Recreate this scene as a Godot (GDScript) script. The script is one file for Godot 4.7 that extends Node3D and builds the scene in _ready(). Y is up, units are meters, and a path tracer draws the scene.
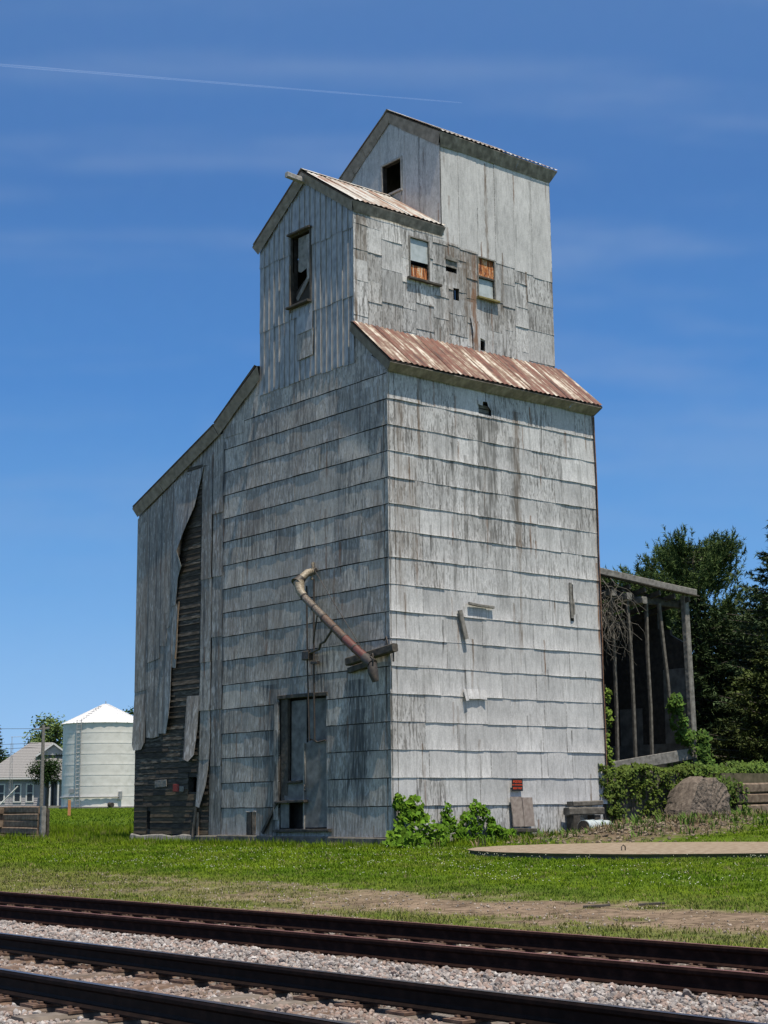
extends Node3D
# An old tin-clad grain elevator beside two railway tracks, under a clear June noon sun.

var rng := RandomNumberGenerator.new()
var names := {}
var nz := FastNoiseLite.new()
var M := {}
var elevator: Node3D

const SUN := Vector3(-0.055, 0.943, 0.332)     # towards the sun
const RAILS := [-13.01, -14.55, -16.57, -18.14]
const COURSE := 0.6447
const COURSE0 := 1.31
const ZT := -1.27          # plane of the cupola's long side
const X2 := 2.96           # plane of the upper cupola's gable

const CT := [0.40949, 0.46457, -0.86951, 0.57257, 0.44552, -0.73874]          # directions to the two ends of the contrail

# ------------------------------------------------------------------ helpers
func numbered(called: String) -> String:
	if not names.has(called):
		names[called] = 0
		return called
	names[called] += 1
	return "%s_%03d" % [called, names[called]]

func thing(called: String, label: String, category: String, at := Vector3.ZERO, group := "") -> Node3D:
	var o := Node3D.new()
	o.name = numbered(called)
	add_child(o, true)
	o.position = at
	tag(o, label, category, group)
	return o

func tag(o: Node, label: String, category: String, group := "") -> void:
	o.set_meta("label", label)
	o.set_meta("category", category)
	if group != "":
		o.set_meta("group", group)

func put(called: String, mesh: Mesh, mat: Material, parent: Node, at := Vector3.ZERO) -> MeshInstance3D:
	var o := MeshInstance3D.new()
	o.name = called if parent != self else numbered(called)
	o.mesh = mesh
	o.material_override = mat
	parent.add_child(o, true)
	o.position = at
	return o

func structure(called: String, mesh: Mesh, mat: Material) -> MeshInstance3D:
	var o := put(called, mesh, mat, self)
	o.set_meta("kind", "structure")
	return o

func begin() -> SurfaceTool:
	var st := SurfaceTool.new()
	st.begin(Mesh.PRIMITIVE_TRIANGLES)
	st.set_smooth_group(-1)
	return st

func done(st: SurfaceTool) -> ArrayMesh:
	st.generate_normals()
	return st.commit()

func tri(st: SurfaceTool, a: Vector3, b: Vector3, c: Vector3, ua := Vector2.ZERO, ub := Vector2.ZERO, uc := Vector2.ZERO) -> void:
	st.set_uv(ua); st.add_vertex(a)
	st.set_uv(ub); st.add_vertex(b)
	st.set_uv(uc); st.add_vertex(c)

# a, b, c, d run round the face; n says which side is out
func quad(st: SurfaceTool, a: Vector3, b: Vector3, c: Vector3, d: Vector3, n: Vector3, uv := []) -> void:
	var u: Array = uv if uv.size() == 4 else [Vector2(0, 0), Vector2(1, 0), Vector2(1, 1), Vector2(0, 1)]
	if (b - a).cross(c - a).dot(n) > 0.0:
		tri(st, a, c, b, u[0], u[2], u[1]); tri(st, a, d, c, u[0], u[3], u[2])
	else:
		tri(st, a, b, c, u[0], u[1], u[2]); tri(st, a, c, d, u[0], u[2], u[3])

# oriented box: centre, half axes
func obox(st: SurfaceTool, c: Vector3, x: Vector3, y: Vector3, z: Vector3) -> void:
	for s in [-1.0, 1.0]:
		quad(st, c + x * s - y - z, c + x * s + y - z, c + x * s + y + z, c + x * s - y + z, x * s)
		quad(st, c + y * s - x - z, c + y * s + x - z, c + y * s + x + z, c + y * s - x + z, y * s)
		quad(st, c + z * s - x - y, c + z * s + x - y, c + z * s + x + y, c + z * s - x + y, z * s)

func box(st: SurfaceTool, lo: Vector3, hi: Vector3) -> void:
	var h := (hi - lo) * 0.5
	obox(st, (lo + hi) * 0.5, Vector3(h.x, 0, 0), Vector3(0, h.y, 0), Vector3(0, 0, h.z))

# a bar from a to b with a rectangular section
func bar(st: SurfaceTool, a: Vector3, b: Vector3, w: float, h: float, up := Vector3.UP) -> void:
	var d := (b - a).normalized()
	var s := d.cross(up).normalized()
	var u := s.cross(d)
	obox(st, (a + b) * 0.5, (b - a) * 0.5, s * w * 0.5, u * h * 0.5)

# weathered timber: chamfered and a little uneven
func timber(a: Vector3, b: Vector3, w: float, h: float, up := Vector3.UP, wob := 0.006) -> ArrayMesh:
	var st := begin()
	var d := (b - a).normalized()
	var s := d.cross(up).normalized()
	var u := s.cross(d)
	var ch := minf(w, h) * 0.14
	var ring := [Vector2(-w / 2 + ch, -h / 2), Vector2(w / 2 - ch, -h / 2), Vector2(w / 2, -h / 2 + ch), Vector2(w / 2, h / 2 - ch), Vector2(w / 2 - ch, h / 2), Vector2(-w / 2 + ch, h / 2), Vector2(-w / 2, h / 2 - ch), Vector2(-w / 2, -h / 2 + ch)]
	var rows := []
	var n := 4
	for i in n:
		var row := []
		var t := i / float(n - 1)
		var off := s * rng.randf_range(-wob, wob) + u * rng.randf_range(-wob, wob)
		for p in ring:
			row.append(a.lerp(b, t) + off + s * p.x * rng.randf_range(0.94, 1.0) + u * p.y * rng.randf_range(0.94, 1.0))
		rows.append(row)
	var len := a.distance_to(b)
	for i in n - 1:
		for k in 8:
			var k2 := (k + 1) % 8
			var nn: Vector3 = s * (ring[k].x + ring[k2].x) + u * (ring[k].y + ring[k2].y)
			var v0 := k * (w + h) / 4.0
			var v1 := (k + 1) * (w + h) / 4.0
			quad(st, rows[i][k], rows[i + 1][k], rows[i + 1][k2], rows[i][k2], nn, [Vector2(len * i / (n - 1), v0), Vector2(len * (i + 1) / (n - 1), v0), Vector2(len * (i + 1) / (n - 1), v1), Vector2(len * i / (n - 1), v1)])
	for k in range(1, 7):
		tri(st, rows[0][0], rows[0][k + 1], rows[0][k])
		tri(st, rows[n - 1][0], rows[n - 1][k], rows[n - 1][k + 1])
	return done(st)

func tube(st: SurfaceTool, pts: Array, radii: Array, sides := 8, caps := true) -> void:
	var rows := []
	var ref := Vector3.UP
	for i in pts.size():
		var d: Vector3 = (pts[mini(i + 1, pts.size() - 1)] - pts[maxi(i - 1, 0)]).normalized()
		if absf(d.dot(ref)) > 0.95:
			ref = Vector3.RIGHT if absf(d.x) < 0.9 else Vector3.BACK
		var s := d.cross(ref).normalized()
		var u := s.cross(d)
		var r: float = radii[mini(i, radii.size() - 1)]
		var row := []
		for k in sides:
			var a := TAU * k / sides
			row.append(pts[i] + (s * cos(a) + u * sin(a)) * r)
		rows.append(row)
	st.set_smooth_group(1)
	for i in pts.size() - 1:
		for k in sides:
			var k2 := (k + 1) % sides
			var mid: Vector3 = (pts[i] + pts[i + 1]) * 0.5
			var face: Vector3 = (rows[i][k] + rows[i + 1][k2]) * 0.5
			quad(st, rows[i][k], rows[i + 1][k], rows[i + 1][k2], rows[i][k2], face - mid, [Vector2(k / float(sides), i), Vector2(k / float(sides), i + 1), Vector2((k + 1) / float(sides), i + 1), Vector2((k + 1) / float(sides), i)])
	st.set_smooth_group(-1)
	if caps:
		for k in range(1, sides - 1):
			tri(st, rows[0][0], rows[0][k], rows[0][k + 1])
			tri(st, rows[-1][0], rows[-1][k + 1], rows[-1][k])

func tube_mesh(pts: Array, radii: Array, sides := 8) -> ArrayMesh:
	var st := begin()
	tube(st, pts, radii, sides)
	return done(st)

func lin(r: float, g: float, b: float) -> Color:
	return Color(r, g, b).linear_to_srgb()

func mat(c: Color, rough := 0.8, metal := 0.0) -> StandardMaterial3D:
	var m := StandardMaterial3D.new()
	m.albedo_color = c
	m.roughness = rough
	m.metallic = metal
	m.cull_mode = BaseMaterial3D.CULL_DISABLED
	return m

func sm(a: float, b: float, x: float) -> float:
	var t := clampf((x - a) / (b - a), 0.0, 1.0)
	return t * t * (3.0 - 2.0 * t)

# tiling noise texture between colours (given as linear albedo)
func noise_tex(stops: Array, freq: float, seed_: int, size := 512, oct := 5, stretch := Vector2(1, 1)) -> ImageTexture:
	var n := FastNoiseLite.new()
	n.seed = seed_
	n.frequency = freq
	n.fractal_octaves = oct
	var base := n.get_seamless_image(int(size * stretch.x), int(size * stretch.y))
	base.resize(size, size, Image.INTERPOLATE_LANCZOS)
	var src := base.get_data()
	var lut := PackedByteArray()
	lut.resize(256 * 3)
	for i in 256:
		var t := i / 255.0 * (stops.size() - 1)
		var k := mini(int(t), stops.size() - 2)
		var c: Color = (stops[k] as Color).lerp(stops[k + 1], t - k).linear_to_srgb()
		lut[i * 3] = int(c.r * 255); lut[i * 3 + 1] = int(c.g * 255); lut[i * 3 + 2] = int(c.b * 255)
	var out := PackedByteArray()
	out.resize(size * size * 3)
	for i in size * size:
		var v := src[i] * 3
		out[i * 3] = lut[v]; out[i * 3 + 1] = lut[v + 1]; out[i * 3 + 2] = lut[v + 2]
	return ImageTexture.create_from_image(Image.create_from_data(size, size, false, Image.FORMAT_RGB8, out))

func bump_tex(freq: float, seed_: int, strength := 4.0, size := 512, stretch := Vector2(1, 1)) -> ImageTexture:
	var n := FastNoiseLite.new()
	n.seed = seed_
	n.frequency = freq
	n.fractal_octaves = 5
	var img := n.get_seamless_image(int(size * stretch.x), int(size * stretch.y))
	img.resize(size, size, Image.INTERPOLATE_LANCZOS)
	img.convert(Image.FORMAT_RGBA8)
	img.bump_map_to_normal_map(strength)
	return ImageTexture.create_from_image(img)

func tri_mat(tex: Texture2D, scale_: float, rough := 0.9, normal: Texture2D = null, nscale := 1.0) -> StandardMaterial3D:
	var m := mat(Color.WHITE, rough)
	m.albedo_texture = tex
	m.uv1_triplanar = true
	m.uv1_world_triplanar = true
	m.uv1_scale = Vector3.ONE * scale_
	if normal:
		m.normal_enabled = true
		m.normal_texture = normal
		m.normal_scale = nscale
	return m

func uv_mat(tex: Texture2D, rough := 0.9, uvs := Vector3.ONE) -> StandardMaterial3D:
	var m := mat(Color.WHITE, rough)
	m.albedo_texture = tex
	m.uv1_scale = uvs
	return m

func leaf_mat(back := 0.35, rough := 0.55) -> StandardMaterial3D:
	var m := mat(Color.WHITE, rough)
	m.vertex_color_use_as_albedo = true
	m.metallic_specular = 0.15
	m.backlight_enabled = true
	m.backlight = Color(back, back, back * 0.6)
	return m

# ------------------------------------------------------------------ ground height
func ground_y(x: float, z: float) -> float:
	var t := sm(-12.0, 0.0, x)
	var h := 0.34 * t + 0.028 * clampf(x, 0.0, 45.0)
	h += 0.34 * exp(-pow((x - 6.9) / 2.6, 2.0) - pow((z - 1.7) / 1.0, 2.0))     # heap of earth by the wall
	h += 0.25 * sm(7.0, 10.5, x) * sm(6.0, 1.5, z) * sm(-8.0, -2.0, z)
	h = lerpf(h, minf(h, 0.33), sm(5.6, 4.5, Vector2(x - 2.0, z - 6.9).length()))
	h += 0.025 * nz.get_noise_2d(x * 0.5, z * 0.5) * sm(-12.4, -11.0, x)
	return h

# ------------------------------------------------------------------ setup: camera, sky, sun
func setup_view() -> void:
	var yaw := deg_to_rad(39.7)
	var pitch := deg_to_rad(10.57)
	var roll := deg_to_rad(-0.62)
	var f := Vector3(sin(yaw) * cos(pitch), sin(pitch), -cos(yaw) * cos(pitch))
	var r := Vector3(cos(yaw), 0, sin(yaw))
	var u := r.cross(f)
	var r2 := r * cos(roll) + u * sin(roll)
	var u2 := u * cos(roll) - r * sin(roll)
	var cam := Camera3D.new()
	cam.name = "camera"
	cam.fov = 35.96
	cam.near = 0.1
	cam.far = 40000.0
	add_child(cam)
	cam.transform = Transform3D(Basis(r2, u2, -f), Vector3(-23.64, 1.3, 28.28))
	cam.current = true

	var env := Environment.new()
	env.tonemap_mode = Environment.TONE_MAPPER_LINEAR
	env.tonemap_exposure = 1.1
	env.background_mode = Environment.BG_SKY
	env.background_energy_multiplier = 1.0
	var sky := Sky.new()
	var sm_ := PanoramaSkyMaterial.new()
	sm_.panorama = sky_tex()
	sm_.energy_multiplier = 1.0
	sky.sky_material = sm_
	env.sky = sky
	env.sdfgi_enabled = true
	env.ssao_enabled = true
	env.ssil_enabled = true
	var we := WorldEnvironment.new()
	we.name = "world_environment"
	we.environment = env
	add_child(we)

	var sun := DirectionalLight3D.new()
	sun.name = "sun"
	sun.light_color = Color(1.0, 0.955, 0.885)
	sun.light_energy = 1.6
	sun.light_angular_distance = 0.5
	sun.shadow_enabled = true
	add_child(sun)
	var to_sun := SUN.normalized()
	sun.look_at_from_position(to_sun * 100.0, Vector3.ZERO, Vector3.RIGHT)

func sky_tex() -> ImageTexture:
	var w := 1536
	var h := 768
	var n := FastNoiseLite.new()
	n.seed = 5
	n.frequency = 1.0
	n.fractal_octaves = 5
	# elevation (degrees) and linear sky colour
	var el := [0.0, 3.0, 8.0, 15.0, 22.0, 32.0, 50.0, 90.0]
	var co := [Color(0.38, 0.59, 0.87), Color(0.28, 0.51, 0.83), Color(0.148, 0.37, 0.735), Color(0.078, 0.245, 0.595), Color(0.062, 0.188, 0.48), Color(0.078, 0.19, 0.445), Color(0.10, 0.195, 0.41), Color(0.095, 0.175, 0.37)]
	var to_sun := SUN.normalized()
	var out := PackedByteArray()
	out.resize(w * h * 3)
	var k := 0
	for y in h:
		var e := 90.0 - (y + 0.5) / h * 180.0
		var base: Color = co[0]
		if e >= 0.0:
			for i in el.size() - 1:
				if e <= el[i + 1]:
					base = (co[i] as Color).lerp(co[i + 1], (e - el[i]) / (el[i + 1] - el[i]))
					break
		var ce := cos(deg_to_rad(e))
		var se := sin(deg_to_rad(e))
		for x in w:
			var c := base
			var a := (x + 0.5) * TAU / w
			var d := Vector3(sin(a) * ce, se, -cos(a) * ce)
			if e > 1.0:
				var p := Vector2(d.x, d.z) / (d.y + 0.22)
				var q := Vector2(p.x * 0.8 + p.y * 0.6, -p.x * 0.6 + p.y * 0.8)
				q.x += 0.3 * n.get_noise_2d(q.x * 0.9 + 40.0, q.y * 0.9)
				var wisp := n.get_noise_2d(q.x * 1.3, q.y * 5.5) + 0.45 * n.get_noise_2d(q.x * 3.0 + 17.0, q.y * 15.0)
				var patch := n.get_noise_2d(q.x * 0.8 + 9.0, q.y * 0.9 - 4.0)
				var v := sm(-0.22, 0.55, wisp * 0.6 + patch * 0.7) * sm(2.0, 22.0, e)
				c = c.lerp(Color(0.34, 0.44, 0.62), v * 0.29)
			c = Color(c.r * 0.93, c.g * 0.93, c.b * 0.93)
			# the bright air round the sun, and the paler southern half of a clear noon sky
			var g := rad_to_deg(acos(clampf(d.dot(to_sun), -1.0, 1.0)))
			c += Color(1.0, 0.97, 0.92) * (0.7 * exp(-g / 9.0) + 0.20 * exp(-g / 28.0))
			c = c.lerp(Color(0.42, 0.52, 0.66), 0.55 * sm(80.0, 30.0, g))
			c = c.linear_to_srgb()
			var j := rng.randf() - 0.5
			out[k] = clampi(int(c.r * 255 + j + 0.5), 0, 255)
			out[k + 1] = clampi(int(c.g * 255 + j + 0.5), 0, 255)
			out[k + 2] = clampi(int(c.b * 255 + j + 0.5), 0, 255)
			k += 3
	return ImageTexture.create_from_image(Image.create_from_data(w, h, false, Image.FORMAT_RGB8, out))

# ------------------------------------------------------------------ walls
# a wall frame: origin, direction of u, outward normal; y is world height
func P(w: Dictionary, u: float, y: float, off := 0.0) -> Vector3:
	return w.o + w.u * u + Vector3.UP * y + w.n * off

func uv_of(w: Dictionary, u: float, y: float) -> Vector2:
	return Vector2((u - w.u0) / w.w, 1.0 - (y - w.y0) / w.h)

func top_at(top: Array, u: float) -> float:
	for i in top.size() - 1:
		if u <= top[i + 1].x + 1e-5:
			return lerpf(top[i].y, top[i + 1].y, (u - top[i].x) / maxf(top[i + 1].x - top[i].x, 1e-5))
	return top[-1].y

# a wall slab with rectangular holes under a piecewise linear top edge
func slab(w: Dictionary, top: Array, bottom: float, holes: Array, thick: float) -> ArrayMesh:
	var st := begin()
	var us := []
	for p in top:
		us.append(p.x)
	for h in holes:
		us.append(h.position.x); us.append(h.end.x)
	us.sort()
	for i in us.size() - 1:
		var a: float = us[i]
		var b: float = us[i + 1]
		if b - a < 1e-4:
			continue
		var m := (a + b) / 2
		var spans := [bottom]
		var hs := holes.filter(func(r): return r.position.x < m and r.end.x > m)
		hs.sort_custom(func(p, q): return p.position.y < q.position.y)
		for h in hs:
			spans.append(h.position.y); spans.append(h.end.y)
		for k in range(0, spans.size(), 2):
			var lo: float = spans[k]
			var last := k + 1 >= spans.size()
			var ya: float = top_at(top, a + 1e-4) if last else spans[k + 1]
			var yb: float = top_at(top, b - 1e-4) if last else spans[k + 1]
			quad(st, P(w, a, lo), P(w, b, lo), P(w, b, yb), P(w, a, ya), w.n)
			quad(st, P(w, a, lo, -thick), P(w, b, lo, -thick), P(w, b, yb, -thick), P(w, a, ya, -thick), -w.n)
			if last:
				quad(st, P(w, a, ya), P(w, b, yb), P(w, b, yb, -thick), P(w, a, ya, -thick), Vector3.UP)
	for h in holes:
		var a: Vector2 = h.position
		var b: Vector2 = h.end
		quad(st, P(w, a.x, a.y), P(w, b.x, a.y), P(w, b.x, a.y, -thick), P(w, a.x, a.y, -thick), Vector3.UP)
		quad(st, P(w, a.x, b.y), P(w, b.x, b.y), P(w, b.x, b.y, -thick), P(w, a.x, b.y, -thick), Vector3.DOWN)
		quad(st, P(w, a.x, a.y), P(w, a.x, b.y), P(w, a.x, b.y, -thick), P(w, a.x, a.y, -thick), w.u)
		quad(st, P(w, b.x, a.y), P(w, b.x, b.y), P(w, b.x, b.y, -thick), P(w, b.x, a.y, -thick), -w.u)
	return done(st)

# one lapped metal sheet: a thin grid, lower edge standing off the wall, a little dented
func sheet(w: Dictionary, r: Rect2, off_top: float, off_bot: float, top := [], cols := 4, rows := 3, wob := 0.003, curl := 0.0) -> ArrayMesh:
	var st := SurfaceTool.new()
	st.begin(Mesh.PRIMITIVE_TRIANGLES)
	st.set_smooth_group(1)
	var g := []
	for j in rows:
		var row := []
		var v := j / float(rows - 1)
		if curl > 0.0:
			v = 0.0 if j == 0 else (0.075 if j == 1 else (j - 1) / float(rows - 2))
		for i in cols:
			var s := i / float(cols - 1)
			var u := r.position.x + r.size.x * s
			var y := r.position.y + r.size.y * v
			var o := lerpf(off_bot, off_top, v) + rng.randf_range(-wob, wob)
			if j == 0:
				y += rng.randf_range(-0.008, 0.008)
				o += rng.randf_range(0.0, wob * 1.6) + curl * rng.randf_range(0.6, 1.2)
			if top.size() > 0 and j > 0:
				y = minf(y, top_at(top, u) - 0.02)
			row.append([P(w, u, y, o), uv_of(w, u, y)])
		g.append(row)
	for j in rows - 1:
		for i in cols - 1:
			var a = g[j][i]; var b = g[j][i + 1]; var c = g[j + 1][i + 1]; var d = g[j + 1][i]
			quad(st, a[0], b[0], c[0], d[0], w.n, [a[1], b[1], c[1], d[1]])
	# folded hem along the lower edge and a return at both sides
	st.set_smooth_group(-1)
	for i in cols - 1:
		var a = g[0][i]; var b = g[0][i + 1]
		var hem: Vector3 = -w.n * 0.006 + Vector3.UP * 0.004
		quad(st, a[0], b[0], b[0] + hem, a[0] + hem, Vector3.DOWN, [a[1], b[1], b[1], a[1]])
	for i in [0, cols - 1]:
		for j in rows - 1:
			var a = g[j][i]; var b = g[j + 1][i]
			quad(st, a[0], b[0], b[0] - w.n * 0.006, a[0] - w.n * 0.006, w.u * (-1.0 if i == 0 else 1.0), [a[1], b[1], b[1], a[1]])
	return done(st)

# a torn sheet: polygon of Vector3(u, y, offset)
func torn(w: Dictionary, pts: Array) -> ArrayMesh:
	var flat := PackedVector2Array()
	for p in pts:
		flat.append(Vector2(p.x, p.y))
	var ids := Geometry2D.triangulate_polygon(flat)
	var st := begin()
	st.set_smooth_group(1)
	for i in range(0, ids.size(), 3):
		var q := []
		for k in 3:
			q.append(pts[ids[i + k]])
		var a := P(w, q[0].x, q[0].y, q[0].z); var b := P(w, q[1].x, q[1].y, q[1].z); var c := P(w, q[2].x, q[2].y, q[2].z)
		var ua := uv_of(w, q[0].x, q[0].y); var ub := uv_of(w, q[1].x, q[1].y); var uc := uv_of(w, q[2].x, q[2].y)
		if (b - a).cross(c - a).dot(w.n) > 0.0:
			tri(st, a, c, b, ua, uc, ub)
		else:
			tri(st, a, b, c, ua, ub, uc)
	st.set_smooth_group(-1)
	for i in pts.size():
		var p: Vector3 = pts[i]
		var q: Vector3 = pts[(i + 1) % pts.size()]
		var a := P(w, p.x, p.y, p.z); var b := P(w, q.x, q.y, q.z)
		quad(st, a, b, b - w.n * 0.007, a - w.n * 0.007, w.u, [uv_of(w, p.x, p.y), uv_of(w, q.x, q.y), uv_of(w, q.x, q.y), uv_of(w, p.x, p.y)])
	return done(st)

func cut(r: Rect2, holes: Array) -> Array:
	var list := [r]
	for h in holes:
		var next := []
		for q in list:
			var i: Rect2 = q.intersection(h)
			if i.size.x < 0.01 or i.size.y < 0.01:
				next.append(q)
				continue
			if i.position.x - q.position.x > 0.03:
				next.append(Rect2(q.position, Vector2(i.position.x - q.position.x, q.size.y)))
			if q.end.x - i.end.x > 0.03:
				next.append(Rect2(Vector2(i.end.x, q.position.y), Vector2(q.end.x - i.end.x, q.size.y)))
			if i.position.y - q.position.y > 0.03:
				next.append(Rect2(Vector2(i.position.x, q.position.y), Vector2(i.size.x, i.position.y - q.position.y)))
			if q.end.y - i.end.y > 0.03:
				next.append(Rect2(Vector2(i.position.x, i.end.y), Vector2(i.size.x, q.end.y - i.end.y)))
		list = next
	return list

# albedo of a weathered painted metal wall. tones: [Rect2, tone, brown]; stains: [u, y_top, y_bottom, half width, Color, strength]
func wall_tex(w: Dictionary, tones: Array, stains: Array, seed_: int, base: Color, streaky: float, grime: float, ppm := 56.0) -> ImageTexture:
	var W := int(w.w * ppm)
	var H := int(w.h * ppm)
	var tone := PackedFloat32Array(); tone.resize(W * H); tone.fill(1.0)
	var brown := PackedFloat32Array(); brown.resize(W * H)
	for t in tones:
		var r: Rect2 = t[0]
		var x0 := clampi(int((r.position.x - w.u0) * ppm), 0, W); var x1 := clampi(int((r.end.x - w.u0) * ppm) , 0, W)
		var y0 := clampi(int((w.h - (r.end.y - w.y0)) * ppm), 0, H); var y1 := clampi(int((w.h - (r.position.y - w.y0)) * ppm), 0, H)
		for y in range(y0, y1):
			for x in range(x0, x1):
				tone[y * W + x] = t[1]
				brown[y * W + x] = t[2]
	var seam := PackedFloat32Array(); seam.resize(W * H)
	for t in tones:
		var r: Rect2 = t[0]
		var x0 := clampi(int((r.position.x - w.u0) * ppm), 0, W - 1)
		var y0 := clampi(int((w.h - (r.end.y - w.y0)) * ppm), 0, H); var y1 := clampi(int((w.h - (r.position.y - w.y0)) * ppm), 0, H)
		var s := rng.randf_range(0.1, 0.75)
		for y in range(y0, y1):
			if rng.randf() < 0.8:
				seam[y * W + x0] = s
	var runs := stains.duplicate()
	for q in int(w.w * w.h * 0.9):
		var yt: float = w.y0 + rng.randf() * w.h
		runs.append([w.u0 + rng.randf() * w.w, yt, yt - rng.randf_range(0.15, 0.9), rng.randf_range(0.02, 0.05), [Color(0.06, 0.055, 0.048), Color(0.13, 0.085, 0.05), Color(0.16, 0.08, 0.035)][rng.randi() % 3], rng.randf_range(0.35, 0.9)])
	var near := []
	for c in W:
		near.append([])
	for s in runs:
		for c in range(maxi(0, int((s[0] - s[3] * 1.6 - w.u0) * ppm)), mini(W, int((s[0] + s[3] * 1.6 - w.u0) * ppm) + 1)):
			near[c].append(s)
	for t in tones:
		var r: Rect2 = t[0]
		var u := r.position.x + 0.06
		while u < r.end.x:
			var px := int((u - w.u0) * ppm)
			var py := int((w.h - (r.position.y + 0.045 - w.y0)) * ppm)
			if px >= 0 and px < W and py >= 0 and py < H and rng.randf() < 0.7:
				seam[py * W + px] = 0.65
			u += 0.14
	var n := FastNoiseLite.new()
	n.seed = seed_; n.frequency = 1.0; n.fractal_octaves = 3
	var n1 := FastNoiseLite.new()
	n1.seed = seed_ + 7; n1.frequency = 1.0; n1.fractal_octaves = 2
	var out := PackedByteArray()
	out.resize(W * H * 3)
	var k := 0
	var dark := Color(0.085, 0.078, 0.068)
	var tan_ := Color(0.19, 0.155, 0.115)
	var flakec := Color(0.62, 0.62, 0.62)
	for py in H:
		var y: float = w.y0 + w.h - (py + 0.5) / ppm
		for px in W:
			var u: float = w.u0 + (px + 0.5) / ppm
			var i := py * W + px
			var sA := n.get_noise_2d(u * 11.0, y * 1.0 + tone[i] * 9.0)
			var sB := n1.get_noise_2d(u * 26.0 + 90.0, y * 3.6 + tone[i] * 17.0)
			var sC := n.get_noise_2d(u * 5.0 + 300.0, y * 1.6 + tone[i] * 5.0)
			var bl := n1.get_noise_2d(u * 1.1 - 30.0, y * 0.45)
			var fl := n1.get_noise_2d(u * 9.0 + 200.0, y * 2.6)
			var sp := rng.randf() - 0.5
			var c := base * (tone[i] * (1.0 + 0.22 * sp + 0.2 * sB + 0.16 * bl + 0.2 * sC))
			var wet := streaky * (1.0 + minf(brown[i], 0.0))
			c = c.lerp(flakec, sm(0.12, 0.42, fl - 0.3 * bl) * 0.5 * wet)
			c = c.lerp(tan_, clampf(maxf(brown[i], 0.0) * (0.75 + 0.9 * sA), 0.0, 0.95))
			c = c.lerp(dark, clampf(sm(0.12, 0.6, sA + 0.45 * bl + grime) * 0.72 * wet, 0.0, 0.9))
			c = c.lerp(dark, sm(0.2, 0.48, sB + 0.35 * sC + grime * 0.6) * 0.72 * wet)
			for s in near[px]:
				if y < s[1] and y > s[2] - 0.5 and absf(u - s[0]) < s[3] * 1.6:
					var d: float = absf(u - s[0] + 0.35 * s[3] * n1.get_noise_2d(y * 1.3, s[0] * 10.0)) / s[3]
					var m: float = sm(1.0, 0.45, d + 0.5 * sB) * sm(s[2] - 0.5, s[2] + 0.2, y + 0.3 * sA)
					c = c.lerp(s[4], clampf(m * s[5] * (0.75 + 0.8 * sA), 0.0, 0.95))
			c = c.lerp(dark, seam[i])
			c = c.linear_to_srgb()
			out[k] = clampi(int(c.r * 255.0), 0, 255); out[k + 1] = clampi(int(c.g * 255.0), 0, 255); out[k + 2] = clampi(int(c.b * 255.0), 0, 255)
			k += 3
	return ImageTexture.create_from_image(Image.create_from_data(W, H, false, Image.FORMAT_RGB8, out))

# split lapped courses of a wall into sheets
func courses(ys: Array, u0: float, u1: float, widths: Vector2) -> Array:
	var list := []
	for k in ys.size() - 1:
		var u := u0
		while u < u1 - 0.02:
			var e := u + rng.randf_range(widths.x, widths.y)
			if u1 - e < widths.x * 0.7:
				e = u1
			list.append([Rect2(u, ys[k], e - u, ys[k + 1] - ys[k]), clampf(rng.randfn(1.0, 0.11), 0.7, 1.25), 0.0, k])
			u = e
	return list

func lay_sheets(list: Array, w: Dictionary, m: Material, parent: Node, called: String, holes: Array, top := [], off := 0.010, lip := 0.010, curl := 0.006, lap := 0.03) -> void:
	for k in list.size():
		var s = list[k]
		for q in cut(s[0], holes):
			var r: Rect2 = q
			r.size.y += lap
			r.size.x += 0.012
			var o := off + 0.004 * (k % 2)
			put(called, sheet(w, r, o, o + lip + rng.randf_range(-0.004, 0.006), top, 4, 4, 0.004, curl), m, parent)

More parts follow.
